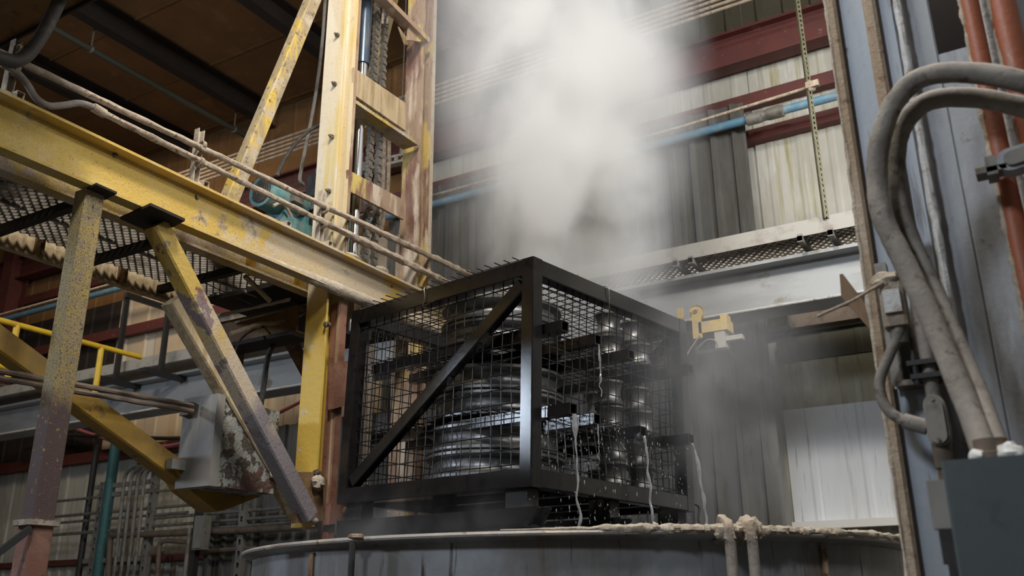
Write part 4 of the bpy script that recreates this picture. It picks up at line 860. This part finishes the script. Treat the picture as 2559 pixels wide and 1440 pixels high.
p = onU(243, 1113, UW+.1); obj('black_pipe', MB().pipe([(UW+.1, p.y, 0), (UW+.1, p.y, p.z)], .045, 10), 'pipe_black', label='black vertical pipe left of the teal pipe', cat='pipe')
p = onU(500, 1257, UW-.2); obj('black_post', MB().sweep((UW-.2, p.y, 0), (UW-.2, p.y, p.z), rect(.08, .08), V3((1, 0, 0))), 'pipe_black', label='black square post under the pointed gusset', cat='post')
p = onU(475, 1320, UW-.25); obj('grey_post', MB().pipe([(UW-.25, p.y, 0), (UW-.25, p.y, p.z)], .03, 10), 'conduit_grey', label='thin grey stand pipe under the pointed gusset', cat='pipe')
k = root('switch_box', onU(512, 1365, UW-.22), 'small grey box hung on the black post at lower left', 'electrical box'); q = onU(512, 1330, UW-.22)
obj('body', MB().bx(UW-.30, UW-.2, q.y-.08, q.y+.12, q.z-.22, q.z+.20), 'strut_grey', k)
obj('lid', MB().bx(UW-.315, UW-.30, q.y-.06, q.y+.10, q.z-.2, q.z+.18), 'box_grey', k)
wl_pipe('hose', ((150, 1058), (190, 1072), (230, 1086), (296, 1106), (350, 1116), (420, 1115), (478, 1103), (560, 1098), (760, 1000)), .026, 'pink_hose', 'pink hose sagging along the left wall', 'hose', None, 8, 5, 8.8)
for i, (pix, lb) in enumerate(((((60, 1125), (150, 1090), (280, 1092), (420, 1096), (500, 1092)), 'black cable bundle above the pink hose'), (((165, 1048), (205, 1058), (250, 1066), (330, 1068)), 'short black cable left of the pink hose'))):
    wl_pipe('cable', pix, .03, 'pipe_black', lb, 'cable', 'wall cables', 8, 4, 8.8)
wl_pipe('wall_conduit', ((-20, 960), (60, 972), (82, 980), (86, 1000), (84, 1060), (88, 1080)), .022, 'conduit_grey', 'grey conduit turning down at the far left', 'conduit', 'wall conduits', 8, 4, 8.2)
# sprinkler pipe under the roof
y = onZ(400, 220, ROOF-.62).y
sp = root('sprinkler_pipe', (4, y, ROOF-.62), 'thin dark pipe hanging below the ceiling at upper left', 'pipe')
obj('pipe_run', MB().pipe([(-4, y, ROOF-.62), (WU, y, ROOF-.62)], .04, 10), 'pipe_dark_green', sp)
for u in (3.0, 5.95, 8.4):
    obj('hanger', MB().pipe([(u, y, ROOF-.62), (u, y, ROOF)], .012, 6).lathe([(.04, -.015), (.052, -.015), (.052, .015), (.04, .015)], (u, y, ROOF-.62), (1, 0, 0), 12, True), 'conduit_grey', sp)

# ================================================================== FURNACE CASING (right, near)
UF = 2.7
fc = root('furnace_casing', (UF, .1, 0), 'blue-grey sheet metal furnace casing with tan edges at the right', 'furnace')
def vy(px, py=0): return onU(px, py, UF).y
TOP = 4.4
def strip(nm, y0, y1, u0, u1, m, z0=0, z1=TOP, r=.006):
    return obj(nm, MB().sweep(((u0+u1)/2, (y0+y1)/2, z0), ((u0+u1)/2, (y0+y1)/2, z1), hss(abs(y1-y0), abs(u1-u0), r), V3((1, 0, 0))), m, fc)
yA, yB, yC, yD, yE, yF = onU(2057, 0, UF-.03).y, onU(2086, 0, UF-.03).y, vy(2155), vy(2188), vy(2228), vy(2254)
obj('edge_flange', MB().sweep((UF+.01, (yA+yB)/2, 0), (UF+.01, (yA+yB)/2, TOP), hss(yA-yB, .08, .018), V3((1, 0, 0))), 'tan_edge', fc)
pnl = strip('panel', yB+.012, yC-.008, UF, UF+.05, 'panel_blue_grey')
strip('panel_channel', yC, yD, UF-.035, UF+.03, 'tan_edge', r=.014)
strip('panel', yD+.008, yE, UF-.005, UF+.05, 'panel_blue_grey')
strip('panel', yF+.02, vy(2318), UF+.02, UF+.06, 'panel_grey')
strip('panel', vy(2318), -.45, UF+.02, UF+.06, 'panel_grey', 0, onU(2380, 118, UF).z)
strip('panel', vy(2290), -.6, UF+.30, UF+.34, 'dark_brown_steel', 2.6, TOP+.6)
strip('panel', vy(2525), -.9, UF-.02, UF+.03, 'panel_blue_grey')
obj('side_sheet', MB().bx(UF, UF+3.2, -.95, -.9, 0, TOP), 'panel_grey', fc, smooth=False)
for k in range(8):
    z = 3.51 - .2467*k; obj('panel_screw', MB().lathe([(.009, 0), (.010, .003), (.006, .007)], (UF, vy(2088, 45), z), (-1, 0, 0), 10), 'bolt_steel', pnl)
mb = MB().pipe([V3((UF-.028, yA-.004, 1.2+i*.03)) for i in range(105)], .005, 6, rough(1.1, 30, 2, .15)); obj('edge_crust', mb, 'cream_crust', fc, kind='stuff')
# white crusted conduit, orange pipes
yy = (yE+yF)/2
obj('crusted_conduit', MB().pipe([V3((UF-.01, yy, .2+i*.03)) for i in range(142)], .0125, 8, rough(.35, 25)), 'white_pipe', label='thin white crusted conduit between two blue-grey panels', cat='conduit')
for px, u, r, m, lb in ((2420, 2.5, .026, 'orange_pipe', 'orange painted pipe, left one behind the bent hoses'), (2502, 2.52, .036, 'orange_pipe', 'thicker orange painted pipe at the right edge'), (2452, 2.62, .013, 'white_pipe', 'thin white pipe between the two orange pipes')):
    y = onU(px, 0, u).y
    obj('riser_pipe', MB().pipe([V3((u, y, .1+i*.05)) for i in range(86)], r, 14, rough(.06, 9, px)), m, label=lb, cat='pipe', group='riser pipes')
    if m == 'orange_pipe':
        mb = MB().pipe([V3((u-r*.35, y+r*.78, 1.9+i*.01)) for i in range(170)], .0085, 8, lambda i, p, d: max(.1, 1 + .6*noise.noise(p*22) + .45*noise.noise(p*70 + d))); o = obj('pipe_crust', mb, 'cream_crust', label='lumpy tan crust down the side of the %s orange pipe' % ('left', 'right')[px > 2460], cat='crust', kind='stuff')
# two big hoses
def hose(pix, us, r, lab):
    pts = [onU(x, y, u) for (x, y), u in zip(pix, us)]
    return obj('flexible_hose', MB().pipe(crv(pts, 10), r, 18, lambda i, p, d: 1 + .05*noise.noise(p*14) + .06*noise.noise(p*60 + d*2)), 'hose_dusty', label=lab, cat='hose', group='bent hoses at the furnace')
h1 = [(2800, 560), (2760, 360), (2640, 235), (2559, 205), (2450, 184), (2350, 183), (2280, 207), (2228, 270), (2200, 350), (2192, 440), (2205, 540), (2262, 660), (2328, 800), (2392, 950), (2436, 1060), (2468, 1150)]
hose(h1, [2.71, 2.50, 2.34, 2.30, 2.31, 2.32, 2.33, 2.34, 2.35, 2.36, 2.36, 2.36, 2.34, 2.30, 2.25, 2.20], .027, 'thick grey dusty hose forming the outer arch at the right')
h2 = [(2740, 560), (2715, 400), (2640, 290), (2559, 268), (2450, 246), (2350, 246), (2290, 272), (2250, 330), (2236, 420), (2246, 520), (2290, 640), (2350, 770), (2410, 910), (2455, 1020), (2500, 1150)]
hose(h2, [2.71, 2.56, 2.45, 2.42, 2.42, 2.42, 2.42, 2.42, 2.42, 2.42, 2.42, 2.40, 2.36, 2.30, 2.22], .0265, 'thick grey dusty hose forming the inner arch at the right')
# near box, bottom right
p = onU(2350, 1152, 2.1); 
bx_ = root('control_cabinet', (2.1, p.y-.2, 1.3), 'dark grey-green electrical cabinet in the bottom right corner', 'cabinet')
obj('body', MB().sweep((2.22, p.y-.2, 1.2), (2.22, p.y-.2, p.z), hss(.40, .24, .006), V3((1, 0, 0))), 'box_grey_green', bx_)
cdo = obj('door', MB().bx(2.09, 2.10, p.y-.39, p.y-.012, 1.25, p.z-.012), 'box_grey_green', bx_)
q = onU(2322, 1265, 2.14)
obj('side_bracket', MB().bx(2.12, 2.16, p.y, p.y+.036, onU(2322, 1325, 2.14).z, onU(2315, 1205, 2.14).z), 'box_grey', bx_)
obj('latch', MB().bx(2.11, 2.15, p.y, p.y+.026, 1.78, 1.85).bx(2.11, 2.14, p.y, p.y+.018, 1.70, 1.78), 'black_dull', cdo)
obj('hub_fitting', MB().lathe([(.042, 0), (.042, .02), (.034, .022), (.034, .05)], (2.2, onU(2480, 1140, 2.2).y, p.z), ZV, 16), 'pipe_brown', bx_)
obj('sealant', MB().blob((2.17, onU(2440, 1130, 2.17).y, p.z+.012), .016, 1, 1, 1, 3).blob((2.17, onU(2520, 1125, 2.17).y, p.z+.014), .022, 1, 1.2, 1, 5).blob((2.17, onU(2540, 1140, 2.17).y, p.z+.01), .02, 1, 1, 1, 8), 'white_frame', bx_)
# limit switch with wire lever
sw = onU(2232, 755, 2.58)
ls = root('limit_switch', (2.6, sw.y, sw.z-.09), 'dusty limit switch with a long wire lever on the casing edge', 'switch')
obj('body', MB().sweep((2.60, sw.y, sw.z-.07), (2.60, sw.y, sw.z+.055), hss(.062, .07, .01), V3((1, 0, 0))), 'conduit_dusty', ls)
obj('window', MB().bx(2.555, 2.566, sw.y-.022, sw.y+.022, sw.z-.035, sw.z+.03), 'white_pipe', ls)
obj('hub', MB().lathe([(.024, 0), (.024, .04), (.018, .045)], (2.60, sw.y, sw.z-.115), ZV, 14), 'conduit_grey', ls)
obj('head_crust', MB().blob((2.585, sw.y+.008, sw.z+.066), .03, 1, 1.3, .8, 3, 8, .6).blob((2.58, sw.y+.03, sw.z+.06), .018, 1, 1, .8, 7), 'cream_crust', ls)
obj('wire_lever', MB().pipe([onU(2208, 706, 2.56), onU(2130, 752, 2.54), onU(2042, 791, 2.52)], .0045, 8), 'conduit_dusty', ls)
obj('mount_strut', MB().sweep((2.66, sw.y+.012, sw.z-.22), (2.66, sw.y+.012, sw.z+.14), csec(.03, .04, .004, .004), V3((1, 0, 0))), 'strut_grey', ls)
obj('guide_rods', MB().pipe([(2.64, sw.y-.025, sw.z-.21), (2.64, sw.y-.025, sw.z-.08)], .008, 8).pipe([(2.64, sw.y+.012, sw.z-.21), (2.64, sw.y+.012, sw.z-.08)], .006, 8).bx(2.62, 2.69, sw.y-.05, sw.y+.03, sw.z-.225, sw.z-.21), 'bolt_steel', ls)
fx = root('flexible_conduit', onU(2250, 1000, 2.58), 'bent grey flexible conduit from the limit switch to the conduit body', 'conduit')
obj('conduit_run', MB().pipe(crv([onU(x, y, 2.585) for x, y in ((2246, 800), (2244, 838), (2222, 890), (2200, 945), (2202, 990), (2222, 1028), (2258, 1052))], 8), .0145, 12), 'hose_dusty', fx)
obj('end_fitting', MB().pipe([onU(2258, 1052, 2.585), onU(2318, 1068, 2.585)], .020, 12, rough(.15, 30)), 'hose_dusty', fx)
lb0, lb1 = onU(2330, 992, 2.56), onU(2350, 1108, 2.56)
lbr = root('conduit_fitting', (2.58, lb1.y, lb1.z), 'grey oval conduit fitting on the casing with pipes above and below', 'conduit fitting')
def stadium(c0, c1, r, th, u):
    pts = []; n = 10; c0, c1 = V3(c0), V3(c1)
    for k in range(n+1): a = math.pi*k/n; pts.append((u, c0.y + r*math.cos(a), c0.z + r*math.sin(a)))
    for k in range(n+1): a = math.pi + math.pi*k/n; pts.append((u, c1.y + r*math.cos(a), c1.z + r*math.sin(a)))
    return MB().plate(pts, (1, 0, 0), th)
yl = lb0.y; zt_, zb_ = lb0.z-.02, lb1.z+.02
obj('fitting_body', stadium((0, yl, zt_), (0, yl, zb_), .026, .06, 2.56), 'hose_dusty', lbr)
cv = obj('cover', stadium((0, yl, zt_), (0, yl, zb_), .021, .006, 2.552), 'conduit_grey', lbr)
for zq in (zt_+.012, zb_-.012): obj('cover_screw', MB().lathe([(.005, 0), (.005, .004)], (2.552, yl, zq), (-1, 0, 0), 8), 'bolt_steel', cv)
obj('upper_pipe', MB().pipe([(2.59, yl, zt_), (2.59, yl, zt_+.55)], .018, 12), 'hose_dusty', lbr)
obj('lower_pipe', MB().pipe([(2.59, yl, zb_), (2.59, yl, zb_-.08)], .024, 12).pipe([(2.59, yl, zb_-.08), (2.59, yl, 1.4)], .018, 12), 'pipe_brown', lbr)
zc_ = onU(2330, 922, 2.58).z
obj('pipe_clamp', MB().bx(2.56, 2.66, yl-.045, yl+.045, zc_-.025, zc_-.012).bx(2.56, 2.66, yl-.04, yl+.05, zc_+.012, zc_+.025).pipe([(2.57, yl+.03, zc_-.04), (2.57, yl+.03, zc_+.04)], .008, 8), 'black_dull', lbr)
# grey oval conduit fitting at the right edge
e = onU(2535, 395, 2.38)
ce = root('conduit_fitting', (2.38, e.y, e.z-.05), 'pale oval conduit fitting with a clamp at the right edge', 'conduit fitting')
def stadium_y(y0, y1, z, r, th, u, tilt=.12):
    pts = []; n = 10
    for k in range(n+1): a = -math.pi/2 + math.pi*k/n; pts.append((u, y1 + r*math.cos(a), z + r*math.sin(a) - tilt*(y1-y0)*0))
    for k in range(n+1): a = math.pi/2 + math.pi*k/n; pts.append((u, y0 + r*math.cos(a), z + r*math.sin(a) + tilt*(y1-y0)))
    return MB().plate(pts, (1, 0, 0), th)
obj('fitting_body', stadium_y(e.y-.14, e.y+.01, e.z, .03, .05, 2.38), 'panel_grey', ce)
obj('cover', stadium_y(e.y-.14, e.y+.005, e.z, .019, .008, 2.372), 'conduit_grey', ce)
obj('clamp', MB().bx(2.38, 2.44, e.y+.04, e.y+.065, e.z-.03, e.z+.02).bx(2.38, 2.43, e.y+.02, e.y+.09, e.z-.022, e.z-.008).pipe([(2.40, e.y+.03, e.z-.004), (2.40, e.y+.09, e.z-.008)], .014, 10), 'conduit_grey', ce)
# weathered wedge at the casing edge
pl = [onU(x, y, 2.70) for x, y in ((2098, 686), (2106, 684), (2150, 742), (2185, 800), (2185, 836), (2102, 742))]
obj('wooden_wedge', MB().plate(pl, (1, 0, 0), .03), 'wood_weathered', label='pointed weathered wooden wedge jutting left from the casing edge', cat='wedge', smooth=False)

# ================================================================== STEAM
def steam_mat(name, dens, scale, lo, hi, fall, aniso=.3, stretch=1.0, col=(.72, .75, .82)):
    """density = noise x soft edge, the edge taken from the distance to the volume's own axis (generated coordinates 0..1)"""
    m = bpy.data.materials.new(name); m.use_nodes = True; nt = m.node_tree; N = nt.nodes; L = nt.links
    N.remove(N['Principled BSDF']); pv = N.new('ShaderNodeVolumeScatter'); pv.inputs['Color'].default_value = (*col, 1); pv.inputs['Anisotropy'].default_value = aniso
    L.new(pv.outputs[0], N['Material Output'].inputs['Volume'])
    tc = N.new('ShaderNodeTexCoord'); mp = N.new('ShaderNodeMapping'); mp.inputs['Scale'].default_value = (scale, scale, scale*stretch); L.new(tc.outputs['Object'], mp.inputs[0])
    nz = N.new('ShaderNodeTexNoise'); nz.inputs['Scale'].default_value = 1; nz.inputs['Detail'].default_value = 3; nz.inputs['Distortion'].default_value = .6; nz.inputs['Roughness'].default_value = .58
    L.new(mp.outputs[0], nz.inputs['Vector'])
    r = N.new('ShaderNodeMapRange'); r.inputs[1].default_value = lo; r.inputs[2].default_value = hi; L.new(nz.outputs[0], r.inputs[0])
    # radial falloff about the axis in generated space
    sub = N.new('ShaderNodeVectorMath'); sub.operation = 'SUBTRACT'; sub.inputs[1].default_value = (.5, .5, .5); L.new(tc.outputs['Generated'], sub.inputs[0])
    sc2 = N.new('ShaderNodeVectorMath'); sc2.operation = 'MULTIPLY'; sc2.inputs[1].default_value = fall; L.new(sub.outputs[0], sc2.inputs[0])
    ln = N.new('ShaderNodeVectorMath'); ln.operation = 'LENGTH'; L.new(sc2.outputs[0], ln.inputs[0])
    e = N.new('ShaderNodeMapRange'); e.interpolation_type = 'SMOOTHSTEP'; e.inputs[1].default_value = 1.0; e.inputs[2].default_value = .25; L.new(ln.outputs['Value'], e.inputs[0])
    mu = N.new('ShaderNodeMath'); mu.operation = 'MULTIPLY'; L.new(r.outputs[0], mu.inputs[0]); L.new(e.outputs[0], mu.inputs[1])
    m2 = N.new('ShaderNodeMath'); m2.operation = 'MULTIPLY'; m2.inputs[1].default_value = dens; L.new(mu.outputs[0], m2.inputs[0]); L.new(m2.outputs[0], pv.inputs['Density'])
    MATS[name] = m; return m
def ellipsoid(c, rx, ry, rz, n=20):
    mb = MB().blob((0, 0, 0), 1, 1, 1, 1, 0, n, 0); mb.v = [V3((c[0]+p.x*rx, c[1]+p.y*ry, c[2]+p.z*rz)) for p in mb.v]; return mb
steam_mat('steam_dense', 7.0, 1.7, .40, .60, (2, 2, 2), .1, .8)
steam_mat('steam_mid', 4.8, 1.05, .41, .62, (2, 2, 2), .1, .7)
steam_mat('steam_thin', .65, 1.9, .36, .66, (2, 2, 2), .1, .8)
steam_mat('steam_wisp', .7, 3.0, .46, .66, (2, 2, 2), .1, .8)
def steam(c, r, m, lab):
    o = obj('steam_cloud', ellipsoid(c, *r), m, label=lab, cat='steam', kind='stuff'); return o
steam((5.65, 2.80, 6.4), (1.6, 1.2, 3.8), 'steam_mid', 'tall white plume of steam rising over the basket to the roof')
steam((5.40, 2.68, 4.40), (.85, .80, 1.15), 'steam_dense', 'dense white steam boiling off the top of the basket')
steam((5.5, 1.72, 2.95), (1.25, .85, 1.0), 'steam_thin', 'thin grey steam drifting past the right side of the basket')
steam((4.0, 2.9, 2.1), (.5, .9, .28), 'steam_wisp', 'wisp of steam under the left side of the basket')
